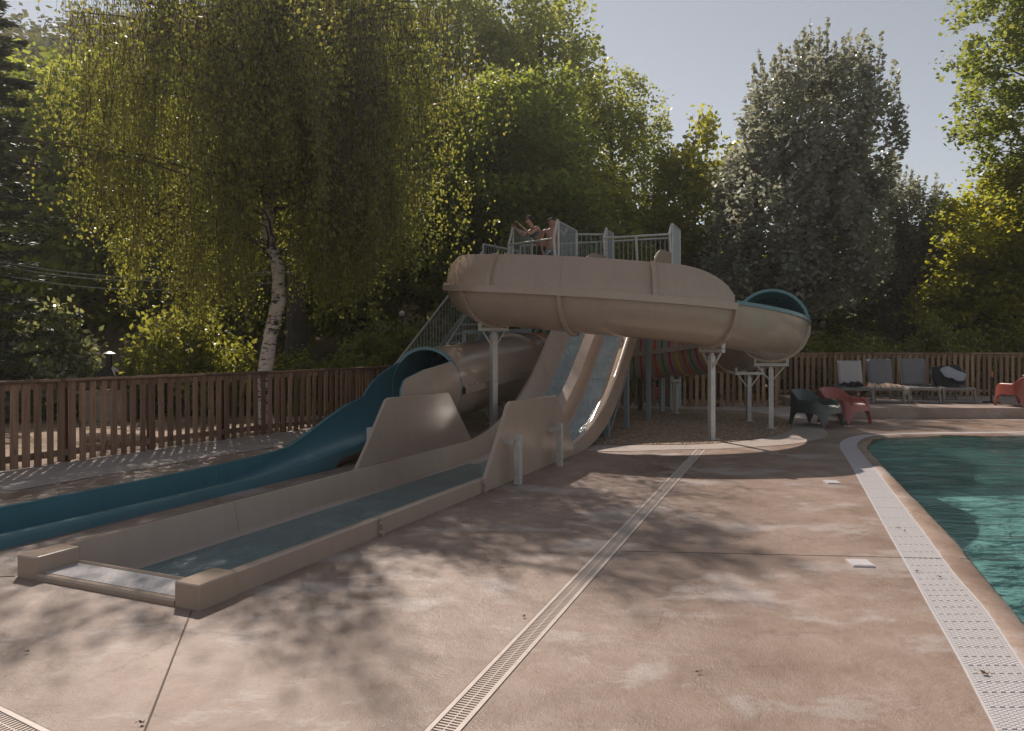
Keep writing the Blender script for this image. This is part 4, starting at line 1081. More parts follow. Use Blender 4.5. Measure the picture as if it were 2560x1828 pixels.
# --- weeping birch
def birch():
    base = Vector((-4.87, 14.55, -0.03)); t = thing('birch_tree', 'weeping birch with white patchy bark and long hanging yellow-green strands', 'tree', base)
    # trunk, leaning a little and kinked as the photograph shows
    tp = [(0, 0, 0), (-0.02, 0, 0.5), (0.02, 0, 1.1), (0.12, 0, 1.8), (0.28, 0.02, 2.5), (0.26, 0.05, 3.1), (0.02, 0.1, 3.9), (0.04, 0.15, 4.8), (0.1, 0.2, 6), (0.12, 0.25, 7.5), (0.05, 0.3, 8.6), (0.0, 0.3, 9.6), (0.1, 0.3, 10.6)]
    rr = [0.19, 0.15, 0.14, 0.135, 0.14, 0.125, 0.11, 0.10, 0.09, 0.075, 0.055, 0.035, 0.015]
    tp = [Vector(p) for p in tp]
    # denser sampling for a knobbly outline
    P2, R2 = [], []
    for i in range(len(tp) - 1):
        for k in range(4):
            f = k / 4; P2.append(tp[i].lerp(tp[i + 1], f)); R2.append((rr[i] * (1 - f) + rr[i + 1] * f) * random.uniform(0.95, 1.06))
    P2.append(tp[-1]); R2.append(rr[-1])
    b = MB(); b.tube(P2, R2, 12); b.build('trunk', M['birch'], t, True, False)
    br = MB(); strands = []
    for j in range(138):
        z0 = random.uniform(3.2, 9.4) if j < 120 else random.uniform(6.5, 8.5)
        a = random.uniform(0, 2 * math.pi)
        if j % 5 == 0: a = random.choice((0.0, math.pi)) + random.uniform(-0.5, 0.5)
        i0 = max(k for k in range(len(tp)) if tp[k].z <= z0); p0 = tp[i0].lerp(tp[min(i0 + 1, len(tp) - 1)], (z0 - tp[i0].z) / max(0.01, tp[min(i0 + 1, len(tp) - 1)].z - tp[i0].z))
        spread = (5.1 if math.cos(a) < -0.5 else 4.6) * math.sqrt(max(0.04, 1 - (max(0, z0 - 5.2) / 5.6) ** 2))
        L = spread * random.uniform(0.5, 1.0)
        if j < 26: a = -math.pi / 2 + random.uniform(-0.7, 0.7); L = random.uniform(1.0, 2.8)
        d = Vector((math.cos(a), 0.85 * math.sin(a), 0))
        if math.cos(a) > 0.3: L *= 0.9
        rise = random.uniform(0.3, 0.75)
        pts = [p0 + d * (L * f) + Vector((random.uniform(-.1, .1), random.uniform(-.1, .1), rise * L * (f - 0.66 * f * f) )) for f in (0, 0.25, 0.5, 0.75, 1)]
        br.tube(pts, [0.03, 0.022, 0.016, 0.011, 0.005], 5, False)
        for c_ in range(int(2 + L * 1.2)):
            f = random.uniform(0.15, 1.0) ** 0.8; i = min(int(f * 4), 3); c0 = pts[i].lerp(pts[i + 1], f * 4 - i) + Vector((random.uniform(-.3, .3), random.uniform(-.3, .3), 0)); Lc = random.uniform(0.8, 4.4)
            for k in range(random.randint(4, 7)):
                strands.append((c0 + Vector((random.gauss(0, .17), random.gauss(0, .17), random.uniform(-.15, .15))), Lc * random.uniform(0.7, 1.1)))
    tw = MB(); LP = []
    for q, f in strands:
        wx = q.x + base.x; wy = q.y + base.y
        px = 1280 + 1850 * wx / wy
        zmin = 2.6
        if px < 190: zmin = 5.0
        elif px < 300: zmin = 3.4
        elif px < 420: zmin = 2.2
        elif px < 600: zmin = 1.7
        elif px < 730: zmin = 4.2 if wy < 15.2 else 2.6
        elif px < 900: zmin = 1.9
        else: zmin = 2.7
        L = min(f, max(0.3, q.z - zmin - random.uniform(0, 1.0)))
        if L < 0.35: continue
        sw = Vector((random.uniform(-.16, .16), random.uniform(-.16, .16), 0))
        p1 = q + sw * L + Vector((0, 0, -L * 0.5)); p2 = q + sw * L * 1.3 + Vector((0, 0, -L))
        tw.tube([q, p1, p2], [0.006, 0.004, 0.002], 3, False)
        n = int(L * (9 if q.z > 7.4 else 27))
        u = rng.random(n)[:, None]
        a = np.array(q); b_ = np.array(p1); c = np.array(p2)
        LP.append((1 - u) ** 2 * a + 2 * u * (1 - u) * b_ + u * u * c + rng.normal(size=(n, 3)) * 0.085)
    br.build('branches', M['bark'], t, True, False); k = tw.build('twigs', M['bark'], t, False, False); k['kind'] = 'stuff'
    LP = np.concatenate(LP)
    put('crown', leaf_mesh('crown', LP, 0.047, M['l_birch'], 1.45, axis=np.array([0, 0, -0.6])), t, False)
    return len(LP)
NB = birch()

BACK = 'tall trees behind the slides'
# dark broad tree straight behind the tower
tree('maple_tree', 'dark dense broad-leaved tree behind the slide stairs', (-0.6, 24.5, -0.03), 12, [(0, 0, 7, 3.2, 2.8, 3.4), (-1.6, 0, 5.2, 2.2, 2, 1.8), (2.2, 0, 5.4, 2.0, 2, 2.0), (1.2, -0.3, 8.8, 2.0, 1.8, 2.0), (0.4, 0, 3.6, 2.6, 2, 1.0)], 330, 46000, 0.40, 0.115, M['l_dark'], 0.24, flat_bias=0.5, stretch=(1.2, 1.2, 0.55), inner=0.3)
# poplars
pop = tree('poplar_tree', 'tallest pale poplar reaching out of the picture behind the dark tree', (-2.4, 33, -0.03), 20, [(0, 0, 12.5, 3.6, 3.0, 7.5), (0.8, 0, 7, 3.4, 3, 4)], 420, 34000, 0.40, 0.15, M['l_poplar'], 0.3, stretch=(0.75, 0.75, 1.3), trunk_top=0.9, group=BACK, inner=0.35)
copy_tree(pop, 'leafy poplar with open crown against the sky behind the platform railing', (1.2, 32, -0.03), 1.3, (1.0, 1.0, 0.9), BACK)
copy_tree(pop, 'lower rounded poplar at the edge of the open sky', (4.5, 33.5, -0.03), 2.6, (0.8, 0.8, 0.72), BACK)
copy_tree(pop, 'narrow poplar half hidden behind the weeping birch', (-6.6, 31, -0.03), 4.0, (1.05, 1.05, 0.95), BACK)
# yellow-green
yel = tree('ash_tree', 'yellow-green upright tree between the poplars and the silvery tree', (7.4, 30, -0.03), 11, [(0, 0, 6.5, 2.0, 2, 4.2), (-1.2, 0, 4.5, 1.9, 2, 3), (1.0, 0, 4.0, 1.6, 2, 2.8)], 230, 25000, 0.33, 0.15, M['l_yellow'], 0.17, stretch=(0.75, 0.75, 1.4), trunk_top=0.85, inner=0.3)
copy_tree(yel, 'slender yellow-green tree rising behind the tower railing', (3.4, 28.5, -0.03), 2.0, (0.95, 0.95, 0.78))
copy_tree(yel, 'bright yellow-green tree at the dark wooded slope beyond the birch', (-17.3, 30.0, -0.03), 0.8, (1.4, 1.4, 1.2))
# silvery trees
pl = tree('plane_tree', 'large silvery egg-shaped tree with upright shoots against the sky', (10.2, 26, -0.03), 12.6, [(0.6, 0, 8.9, 2.7, 2.6, 2.9), (-0.3, 0, 6.4, 3.0, 2.7, 2.9), (-1.0, 0, 4.0, 2.4, 2.3, 1.5), (1.2, 0, 5.0, 1.9, 2, 2.0)], 480, 40000, 0.27, 0.155, M['l_plane'], 0.3, stretch=(0.8, 0.8, 1.35), elong=1.15, axis=None, flat_bias=0.45, inner=0.5, trunk_top=0.7, fork=0.2)
# upright shoots at its top
sh = []; tb = MB()
for k in range(70):
    a = random.uniform(0, 6.28); r = 2.5 * math.sqrt(random.random()); x = 0.6 + r * math.cos(a); y = r * math.sin(a) * 0.9
    z0 = 8.9 + 2.8 * math.sqrt(max(0, 1 - (r / 2.75) ** 2)); L = random.uniform(0.6, 1.35)
    dx = (x - 0.6) * 0.12
    tb.tube([(x, y, z0 - 0.6), (x + dx, y, z0 + L)], [0.012, 0.004], 4, False)
    for m_ in range(30):
        f = random.random(); sh.append((x + dx * f + random.gauss(0, 0.09 * (1.1 - f)), y + random.gauss(0, 0.09), z0 - 0.3 + f * (L + 0.3)))
tb.build('shoots', M['bark'], pl, False, False)
put('shoot_leaves', leaf_mesh('shoot_leaves', np.array(sh), 0.14, M['l_plane'], 1.15, flat_bias=0.2), pl, False)
pl2 = copy_tree(pl, 'smaller silvery tree beside the large egg-shaped one', (14.9, 28, -0.03), 2.2, (0.72, 0.72, 0.66))
# right hand trees
rt_ = tree('maple_tree', 'tall green tree leaning into the picture over the terrace', (17.7, 23.5, -0.03), 15, [(-0.3, 0, 6.6, 2.3, 2, 2.4), (0, 0, 10.5, 3.3, 3, 5), (-1.2, 0, 12.8, 2.2, 2, 2.0), (-2.4, -0.5, 8.6, 1.5, 1.2, 0.6), (-1.7, 0, 10.9, 1.8, 1.3, 0.9)], 330, 32000, 0.30, 0.135, M['l_green'], 0.22, flat_bias=0.5, stretch=(1.1, 1.1, 0.6), inner=0.3, elong=1.1)
lt = tree('maple_tree', 'low bright yellow-green tree behind the terrace fence', (16.6, 24.5, -0.03), 8, [(0, 0, 5.2, 2.6, 2.2, 2.4), (-0.8, 0, 3.2, 2.4, 2, 1.8), (1.5, 0, 6, 2, 2, 2.2)], 260, 36000, 0.33, 0.135, M['l_yellow'], 0.15, flat_bias=0.5, stretch=(1.1, 1.1, 0.6), inner=0.35, elong=1.1)
# dark background trees on the left
DK = 'dark trees on the slope beyond the fence'
dk = tree('oak_tree', 'dark spreading tree filling the gap right of the birch trunk', (-5.6, 26.5, -0.03), 14, [(0, 0, 7.5, 4.2, 3, 5.5), (1.5, 0, 4, 3.0, 2.4, 2.6), (-2.5, 0, 4.5, 3, 2.4, 3.0)], 320, 27000, 0.42, 0.17, M['l_dark'], 0.32, group=DK, stretch=(1.1, 1.1, 0.7), inner=0.25)
copy_tree(dk, 'dark spreading tree directly behind the bright shrub and cables', (-11.5, 29, -0.03), 1.1, (1.15, 1.15, 1.0), DK)
copy_tree(dk, 'dark tree farthest along the slope behind the spruce', (-18.5, 27, -0.03), 2.7, (1.15, 1.15, 1.05), DK)
copy_tree(dk, 'dark undergrowth tree behind the tube of the spiral slide', (1.2, 27.5, -0.03), 4.1, (0.75, 0.75, 0.5), DK)
copy_tree(dk, 'dark tree in the shade behind the trunk of the silvery tree', (12.8, 31, -0.03), 5.0, (0.9, 0.9, 0.55), DK)
copy_tree(dk, 'dark tree in the shade at the end of the terrace fence', (19.5, 29, -0.03), 0.3, (0.9, 0.9, 0.6), DK)
tree('lime_tree', 'tall loose-crowned tree with a thick dark trunk behind the birch', (-6.3, 21.5, -0.03), 17, [(0.1, 0, 12.0, 1.7, 1.5, 1.8, 5), (1.2, 0, 15.8, 0.8, 0.7, 0.6, 0.8), (-0.4, 0.5, 8.5, 1.8, 1.6, 2.0, 4)], 60, 2600, 0.32, 0.14, M['l_dark'], 0.3, inner=0.3, trunk_top=0.88, fork=0.4)
# spruce whose branch tips reach in
def spruce(base, H):
    t = thing('spruce_tree', 'dark spruce whose flat branch tips reach past the cables', 'tree', base)
    b = MB(); b.tube([(0, 0, 0), (0, 0, H)], [0.22, 0.02], 8); b.build('trunk', M['bark'], t, True, False)
    br = MB(); P = []; A = []
    z = 1.2
    while z < H - 0.3:
        L0 = 2.3 * (1 - z / H) ** 0.7 + 0.2
        for k in range(7):
            a = random.uniform(0, 6.28); L = L0 * random.uniform(0.75, 1.1); d = Vector((math.cos(a), math.sin(a), 0)); s = Vector((-d.y, d.x, 0))
            pts = [Vector((0, 0, z)) + d * L * f + Vector((0, 0, -0.35 * L * f + 0.28 * L * f * f)) for f in (0, 0.35, 0.7, 1)]
            br.tube(pts, [0.025, 0.018, 0.01, 0.004], 4, False)
            for m_ in range(int(L * 120)):
                f = random.uniform(0.15, 1); wv = 0.38 * L * (1 - f) + 0.1; g_ = random.uniform(-1, 1)
                i = min(int(f * 3), 2); q = pts[i].lerp(pts[i + 1], f * 3 - i) + s * (g_ * wv) + d * (abs(g_) * wv * 0.4) + Vector((0, 0, -abs(g_) * 0.12 * wv + random.gauss(0, 0.03)))
                P.append(q); A.append(d + s * g_)
        z += 0.42
    o_ = br.build('branches', M['bark'], t, False, False); o_['kind'] = 'stuff'
    me = leaf_mesh('needles', np.array([tuple(p) for p in P]), 0.045, M['l_spruce'], 4.0, axis=np.array([tuple(a) for a in A]) * 1.5); put('needles', me, t, False)
spruce((-11.6, 15.6, -0.03), 11)

# shrubs behind the fences
def shrub(name, label, base, H, w_, n, mat='l_bush', ncl=70, leaf=0.085, up=1.3, group=None):
    t = thing(name, label, 'shrub', base, 0, group)
    C = []; b = MB()
    for k in range(ncl):
        a = random.uniform(0, 6.28); r = w_ * math.sqrt(random.random()); f = 1 - (r / w_) ** 2
        h = H * (0.35 + 0.65 * f * random.uniform(0.55, 1)); C.append((r * math.cos(a), r * math.sin(a), h * random.uniform(0.35, 1.0)))
        if k < 30: b.tube([(r * 0.2 * math.cos(a), r * 0.2 * math.sin(a), 0), (r * 0.6 * math.cos(a), r * 0.6 * math.sin(a), C[-1][2] * 0.55), C[-1]], [0.016, 0.011, 0.004], 4, False)
    b.build('stems', M['bark'], t, False, False)
    C = np.array(C); per = n // ncl
    P = np.repeat(C, per, 0) + rng.normal(size=(ncl * per, 3)) * np.array([0.13, 0.13, 0.13 * up]) * (H / 2.2) ** 0.5
    P[:, 2] = np.abs(P[:, 2]) + 0.02
    put('foliage', leaf_mesh('foliage', P, leaf, M[mat], 1.6, axis=np.array([0, 0, 0.35])), t, False); return t
SG = 'shrubs behind the left-hand fence'
s1 = shrub('shrub', 'upright bright shrub standing alone before the dark slope', (-10.0, 16.2, -0.03), 2.65, 0.85, 5200, 'l_silver', group=SG)
s2 = shrub('shrub', 'broad leafy shrub under the hanging birch strands', (-7.4, 17.2, -0.03), 2.9, 1.5, 9000, 'l_bush', 120, group=SG)
copy_tree(s1, 'low bright shrub at the foot of the spruce', (-11.6, 16.0, -0.03), 1.0, (1.1, 1.1, 0.62), SG)
copy_tree(s1, 'low shrub next to the barbecue hood', (-8.9, 17.6, -0.03), 2.0, (1.2, 1.2, 0.52), SG)
copy_tree(s2, 'spreading shrub behind the barbecue', (-10.2, 18.6, -0.03), 3.0, (1.1, 1.0, 0.45), SG)
copy_tree(s2, 'leafy shrub right behind the birch trunk', (-5.6, 19.0, -0.03), 0.7, (1.0, 1.0, 0.55), SG)
copy_tree(s2, 'shrub by the globe lamp near the slide stairs', (-3.4, 19.8, -0.03), 4.4, (1.1, 1.0, 0.85), SG)
copy_tree(s2, 'shrub at the back of the slide stairs', (-1.6, 21.5, -0.03), 5.4, (1.2, 1.0, 0.7), SG)
SR = 'shrubs behind the right-hand fence'
for i, (x, y, k, lab) in enumerate(((8.4, 23.0, 1.0, 'shrub behind the fence next to the spiral tube mouth'), (10.3, 22.6, 0.8, 'shrub behind the first lounger'), (13.0, 22.8, 1.05, 'shrub behind the lounger with the dark bag'), (15.6, 22.4, 0.9, 'shrub behind the fence by the lone red chair'), (5.6, 23.5, 0.75, 'shrub behind the green playhouse'), (2.3, 23.0, 0.8, 'shrub behind the tower legs'))):
    copy_tree(s2, lab, (x, y, -0.03), i * 1.3, (1.1, 1.0, k * 0.9), SR)

# wooded hill behind everything
def hillz(x, y):
    left = 1 / (1 + np.exp((x + 2 - 0.06 * (y - 30)) / 5.0))
    g = np.clip(y - (25 + 9 * (1 - left)), 0, 60)
    return g * (0.12 + 0.48 * left) - 0.05
X, Y = np.meshgrid(np.linspace(-90, 110, 90), np.linspace(23, 120, 60)); Z = hillz(X, Y) - 0.2
idx = np.arange(X.size).reshape(X.shape); q = np.stack([idx[:-1, :-1], idx[:-1, 1:], idx[1:, 1:], idx[1:, :-1]], -1).reshape(-1, 4)
me = bpy.data.meshes.new('hill'); me.from_pydata(np.stack([X, Y, Z], -1).reshape(-1, 3).tolist(), [], q.tolist()); me.materials.append(M['soil_dark'] if 'soil_dark' in M else M['soil'])
me.polygons.foreach_set('use_smooth', [True] * len(me.polygons)); tag(put('hill', me), kind='structure')
cx = rng.uniform(-60, 60, 2600); cy = rng.uniform(36, 75, 2600); cz = hillz(cx, cy) + rng.uniform(0.3, 5.0, 2600)
keep = np.abs(cx / cy) < 0.95; C = np.stack([cx, cy, cz], -1)[keep]
P = np.repeat(C, 42, 0) + rng.normal(size=(len(C) * 42, 3)) * np.array([1.1, 1.0, 0.9])
tag(put('hillside_woods', leaf_mesh('hillside_woods', P, 0.42, M['l_wood'], 1.3, flat_bias=0.3)), 'dense dark woods covering the slope behind the trees', 'woods', kind='stuff')
# grass and weeds along the yard edge
gx = rng.uniform(-16, -2.5, 9000); gy = 17.0 + rng.exponential(2.0, 9000); P = np.stack([gx, gy, np.abs(rng.normal(0.08, 0.08, 9000))], -1)
gx = rng.uniform(0, 20, 9000); gy = 21.6 + rng.exponential(2.0, 9000); P = np.concatenate([P, np.stack([gx, gy, np.abs(rng.normal(0.08, 0.1, 9000))], -1)])
tag(put('undergrowth', leaf_mesh('undergrowth', P, 0.11, M['l_bush'], 1.8, axis=np.array([0, 0, 0.5]))), 'low weeds and ground cover beyond the fences', 'undergrowth', kind='stuff')

# ------------------------------------------------------------------ things beyond the fence
t = thing('barbecue', 'stone barbecue with a dark metal hood and capped chimney', 'barbecue', (-8.65, 15.9, -0.03))
b = MB(); b.box((0, 0, 0.3), (0.95, 0.6, 0.6)); bevel(b.build('base', M['stone'], t, False, False), 0.02)
b = MB(); b.box((0, 0, 0.63), (1.05, 0.7, 0.06)); b.build('slab', M['stone'], t, False, False)
for x in (-0.2, 0.2):
    for y in (-0.2, 0.2):
        b = MB(); b.box((x, y, 0.81), (0.03, 0.03, 0.3)); b.build('hood_leg', M['iron'], t, False, False)
b = MB(); A = [(-.26, -.26, .95), (.26, -.26, .95), (.26, .26, .95), (-.26, .26, .95)]; B4 = [(-.05, -.05, 1.17), (.05, -.05, 1.17), (.05, .05, 1.17), (-.05, .05, 1.17)]
b.grid([A, B4], closed_v=True); b.build('hood', M['iron'], t, False, False)
b = MB(); b.tube([(0, 0, 1.14), (0, 0, 1.42)], 0.055, 12); b.build('chimney', M['iron'], t, True, False)
b = MB(); b.tube([(0, 0, 1.44), (0, 0, 1.49)], [0.13, 0.02], 12); b.tube([(0, 0, 1.42), (0, 0, 1.45)], 0.012, 6); b.build('cap', M['steel'], t, True, False)
for k, (x, y, rz, L, lab) in enumerate(((-6.6, 12.1, 0.4, 0.75, 'bare log lying on the sand close to the fence'), (-6.0, 12.0, -0.5, 0.5, 'short bare log lying nearest the fence slats'), (7.2, 25.0, 0.3, 0.5, 'short cut log on the ground behind the spiral slide'))):
    b = MB(); n = 7; b.tube([(L * (i / (n - 1) - 0.5), 0.04 * math.sin(i * 1.3 + k), 0.09 + 0.02 * math.sin(i * 1.1)) for i in range(n)], [0.085, 0.09, 0.08, 0.085, 0.08, 0.075, 0.07], 10)
    o = b.build('log', M['log'], None, True, loc=(x, y, -0.03), rz=rz); tag(o, lab, 'log')
t = thing('playhouse', 'small green toy playhouse with an orange roof behind the fence', 'playhouse', (4.7, 23.6, -0.03))
b = MB()
for c, sz in (((0, 0, 0.15), (0.8, 0.7, 0.3)), ((-0.34, 0, 0.5), (0.12, 0.7, 0.4)), ((0.34, 0, 0.5), (0.12, 0.7, 0.4)), ((0, 0.33, 0.5), (0.57, 0.04, 0.4))): b.box(c, sz)
bevel(b.build('wall', M['green_plastic'], t, False, False), 0.02)
b = MB(); b.prism([(-0.48, -0.42, 0.7), (0.48, -0.42, 0.7), (0, -0.42, 0.95)], (0, 1, 0), 0.84); b.build('roof', M['orange_plastic'], t, False, False)
t = thing('plastic_crate', 'pink slatted plastic crate beside the toy playhouse', 'crate', (4.35, 21.9, -0.03))
for z in (0.05, 0.15, 0.25, 0.35):
    b = MB(); b.box((0, -0.2, z), (0.5, 0.02, 0.06)); b.box((0, 0.2, z), (0.5, 0.02, 0.06)); b.box((-0.24, 0, z), (0.02, 0.38, 0.06)); b.box((0.24, 0, z), (0.02, 0.38, 0.06)); b.build('slat', M['pink_plastic'], t, False, False)
for x in (-0.245, 0.245):
    for y in (-0.205, 0.205):
        b = MB(); b.box((x, y, 0.2), (0.035, 0.035, 0.4)); b.build('corner_post', M['pink_plastic'], t, False, False)
t = thing('globe_lamp', 'white globe lamp on a thin post among the shrubs', 'lamp', (-3.0, 20.2, -0.03))
b = MB(); b.tube([(0, 0, 0), (0, 0, 2.4)], 0.03, 8); b.build('pole', M['iron'], t, True, False)
b = MB(); b.tube([(0, 0, 2.38), (0, 0, 2.42)], 0.06, 12); b.build('collar', M['iron'], t, True, False)
b = MB(); n = 10; b.tube([(0, 0, 2.5 - 0.08 * math.cos(math.pi * i / n)) for i in range(n + 1)], [max(0.005, 0.08 * math.sin(math.pi * i / n)) for i in range(n + 1)], 16); b.build('globe', M['globe'], t, True, False)
for k, (z0, z1, lab) in enumerate(((3.5, 3.05, 'uppermost pale cable strung from the spruce to the birch'), (3.4, 3.0, 'middle pale cable strung from the spruce to the birch'), (3.22, 2.82, 'lowest pale cable strung from the spruce to the birch'))):
    b = MB(); p = Vector((-11.55, 15.55, z0)); q = Vector((-4.75, 14.65, z1)); pts = [p.lerp(q, i / 16) - Vector((0, 0, 0.28 * math.sin(math.pi * i / 16))) for i in range(17)]
    b.tube(pts, 0.007, 5); tag(b.build('cable', M['cable'], None, True), lab, 'cable', 'cables to the birch')

# ------------------------------------------------------------------ chairs and loungers
def armchair_mesh(mat):
    n = 96; rows = []
    def sup(phi, a, e=3.2):
        c, s = math.cos(phi), math.sin(phi); r = (abs(c) ** e + abs(s) ** e) ** (-1 / e); return a * r * c, a * r * s
    for i in range(n):
        phi = 2 * math.pi * i / n                       # front is -y
        f = -math.sin(phi)                               # 1 front, -1 back
        def sm(x, a, b_): 
            t_ = min(max((x - a) / (b_ - a), 0), 1); return t_ * t_ * (3 - 2 * t_)
        top = 0.735 - 0.185 * sm(f, -0.75, -0.25) - 0.15 * sm(f, 0.45, 0.92)
        top -= 0.02 * math.cos(2 * phi) * (1 if f < -0.7 else 0)
        k = abs(math.cos(2 * phi))                       # 1 at mid sides, 0 at the corners
        bot = 0.285 * math.sqrt(max(0, 1 - ((1 - sm(k, 0.0, 1.0)) / 0.98) ** 2.6)) if k > 0.12 else 0.0
        flare = lambda z: 0.345 + 0.05 * (1 - z / 0.7) ** 1.5 if z < 0.7 else 0.345
        P = []
        for z in np.linspace(bot, top - 0.012, 7):
            x, y = sup(phi, flare(z)); lean = 0.06 * max(0, z - 0.35) / 0.4 * (1 if f < 0 else 0); P.append((x, y + lean * max(0, -f), z))
        x, y = sup(phi, flare(top) - 0.014); lean = 0.06 * max(0, top - 0.35) / 0.4 * max(0, -f); P.append((x, y + lean, top))
        x, y = sup(phi, flare(top) - 0.032); P.append((x, y + lean, top - 0.004))
        x, y = sup(phi, flare(top) - 0.045); P.append((x, y + lean, top - 0.03))
        zi = 0.385
        if top - 0.03 > zi + 0.05:
            x, y = sup(phi, 0.30); P.append((x * 0.98, y * 0.98 + lean * 0.5, zi + 0.4 * (top - 0.03 - zi)))
        else:
            x, y = sup(phi, 0.30); P.append((x, y, zi + 0.003))
        x, y = sup(phi, 0.25, 2.4); P.append((x, y, zi - 0.005)); x, y = sup(phi, 0.12, 2.0); P.append((x, y, zi - 0.02)); P.append((0, 0, zi - 0.024))
        P.append((0, 0, 0.33)); x, y = sup(phi, 0.24, 2.4); P.append((x, y, 0.33)); x, y = sup(phi, 0.315); P.append((x, y, 0.31))
        x, y = sup(phi, flare(bot) - 0.045); P.append((x, y, min(bot + 0.004, 0.3)))
        rows.append(P)
    b = MB(); b.grid(rows, closed_u=True, closed_v=True)
    return b.mesh('moulded_armchair', mat, True, 50)
for lab, mt, loc, rz in (('dark grey moulded plastic armchair with arched legs at the pool corner', 'chair_grey', (6.0, 14.6, 0), R(38)), ('brick red moulded plastic armchair beside the grey one', 'chair_red', (6.82, 15.2, 0), R(30)), ('brick red moulded armchair seen from behind on the terrace edge', 'chair_red', (11.42, 16.6, 0.225), R(195))):
    o = put('moulded_armchair', armchair_mesh(M[mt]), loc=loc, rz=rz, sc=(1.16, 1.16, 0.94)); tag(o, lab, 'armchair', 'moulded plastic armchairs')

def lounger(label, loc, rz, sling, back=58):
    t = thing('sun_lounger', label, 'lounger', loc, rz, 'sun loungers on the terrace'); W = 0.62; h = 0.33; L = 1.9; piv = 1.08
    for s in (-1, 1):
        b = MB(); b.bar((s * W / 2, 0, h), (s * W / 2, L, h), 0.05, 0.065); bevel(b.build('side_rail', M['lounger'], t, False, False), 0.01)
        for y, dy in ((0.06, -0.05), (1.62, 0.05)):
            b = MB(); b.bar((s * W / 2, y, h), (s * (W / 2 + 0.03), y + dy, 0.0), 0.05, 0.07, up=(0, 1, 0)); bevel(b.build('leg', M['lounger'], t, False, False), 0.008)
    for y, z in ((0.045, h), (0.02, 0.05), (1.62, h - 0.06), (1.66, 0.06)):
        b = MB(); b.bar((-W / 2, y, z), (W / 2, y, z), 0.045, 0.05); bevel(b.build('crossbar', M['lounger'], t, False, False), 0.006)
    b = MB(); b.grid([[(x, y, h + 0.038 - 0.025 * (1 - (2 * x / W) ** 2) * math.sin(math.pi * (y - 0.04) / (piv - 0.04))) for x in np.linspace(-W / 2 + 0.02, W / 2 - 0.02, 7)] for y in np.linspace(0.04, piv, 10)])
    o = b.build('seat_sling', M['sling'], t, True, False); m_ = o.modifiers.new('s', 'SOLIDIFY'); m_.thickness = 0.008
    ca, sa = math.cos(R(back)), math.sin(R(back)); BL = 0.72
    pt = lambda u, x, off=0: (x, piv + u * ca - off * sa, h + 0.035 + u * sa + off * ca)
    for s in (-1, 1):
        b = MB(); b.bar(pt(0, s * (W / 2 - 0.05)), pt(BL, s * (W / 2 - 0.035)), 0.035, 0.04, up=(0, 1, 0)); bevel(b.build('back_rail', M['lounger'], t, False, False), 0.008)
    b = MB(); b.bar(pt(BL, -W / 2 + 0.02), pt(BL, W / 2 - 0.02), 0.035, 0.035); b.build('back_top', M['lounger'], t, False, False)
    b = MB(); b.grid([[pt(u, x * (1 if u > 0.1 else 0.97), 0.024 - 0.012 * (1 - (2 * x / W) ** 2)) for x in np.linspace(-W / 2 + 0.035, W / 2 - 0.035, 7)] for u in np.linspace(0.02, BL - 0.01, 10)])
    o = b.build('back_sling', M[sling], t, True, False); m_ = o.modifiers.new('s', 'SOLIDIFY'); m_.thickness = 0.008
    for s in (-0.2, 0.2):
        b = MB(); b.bar(pt(BL * 0.62, s, -0.02), (s, 1.62, h - 0.05), 0.025, 0.02); b.build('prop', M['lounger'], t, False, False)
    return t
TZ = 0.225
lng = [('sun lounger with sunlight coloured into its backrest and crumpled black clothes on its seat', 8.22, 17.35, 'sling_sunlit', 58), ('grey sun lounger with a striped towel hanging over it', 8.98, 17.4, 'sling', 64), ('empty grey sun lounger with marks on its backrest', 9.82, 17.4, 'sling', 66), ('grey sun lounger with a big dark bag on it', 10.65, 17.4, 'sling', 30)]
for lab, x, y, sl_, bk in lng: lounger(lab, (x - 0.12, y, TZ), R(-17), sl_, bk)

def cloth(name, label, cat, mat, loc, w_, d_, fn, rz=0, n=22):
    b = MB(); b.grid([[(x, y, fn(x, y)) for x in np.linspace(-w_ / 2, w_ / 2, n)] for y in np.linspace(-d_ / 2, d_ / 2, n)])
    o = b.build(name, mat, None, True, loc=loc, rz=rz); m_ = o.modifiers.new('s', 'SOLIDIFY'); m_.thickness = 0.012; tag(o, label, cat); return o
def towelmat():
    m, nd, lk, p = mat_nodes('striped_towel')
    tc = nd.new('ShaderNodeTexCoord'); wv = nd.new('ShaderNodeTexWave'); wv.inputs['Scale'].default_value = 2.6; wv.bands_direction = 'X'
    lk.new(tc.outputs['Object'], wv.inputs['Vector']); r = ramp(nd, [(0.0, (0.5, 0.1, 0.05)), (0.2, (0.55, 0.55, 0.5)), (0.45, (0.1, 0.25, 0.33)), (0.65, (0.55, 0.53, 0.48)), (0.85, (0.5, 0.38, 0.12))])
    r.color_ramp.interpolation = 'CONSTANT'; lk.new(wv.outputs[0], r.inputs[0]); lk.new(r.outputs[0], p.inputs['Base Color']); p.inputs['Roughness'].default_value = 0.9; return m
cloth('towel', 'striped beach towel draped over both sides of the lounger seat', 'towel', towelmat(), (9.03, 17.95, TZ + 0.345), 1.12, 0.62, rz=R(-17), fn=lambda x, y: 0.075 + 0.018 * math.sin(9 * y + 5 * x) + 0.016 * math.sin(17 * x) - (max(0, abs(x) - 0.33) * 1.25) - max(0, -0.2 - y) * 0.9)
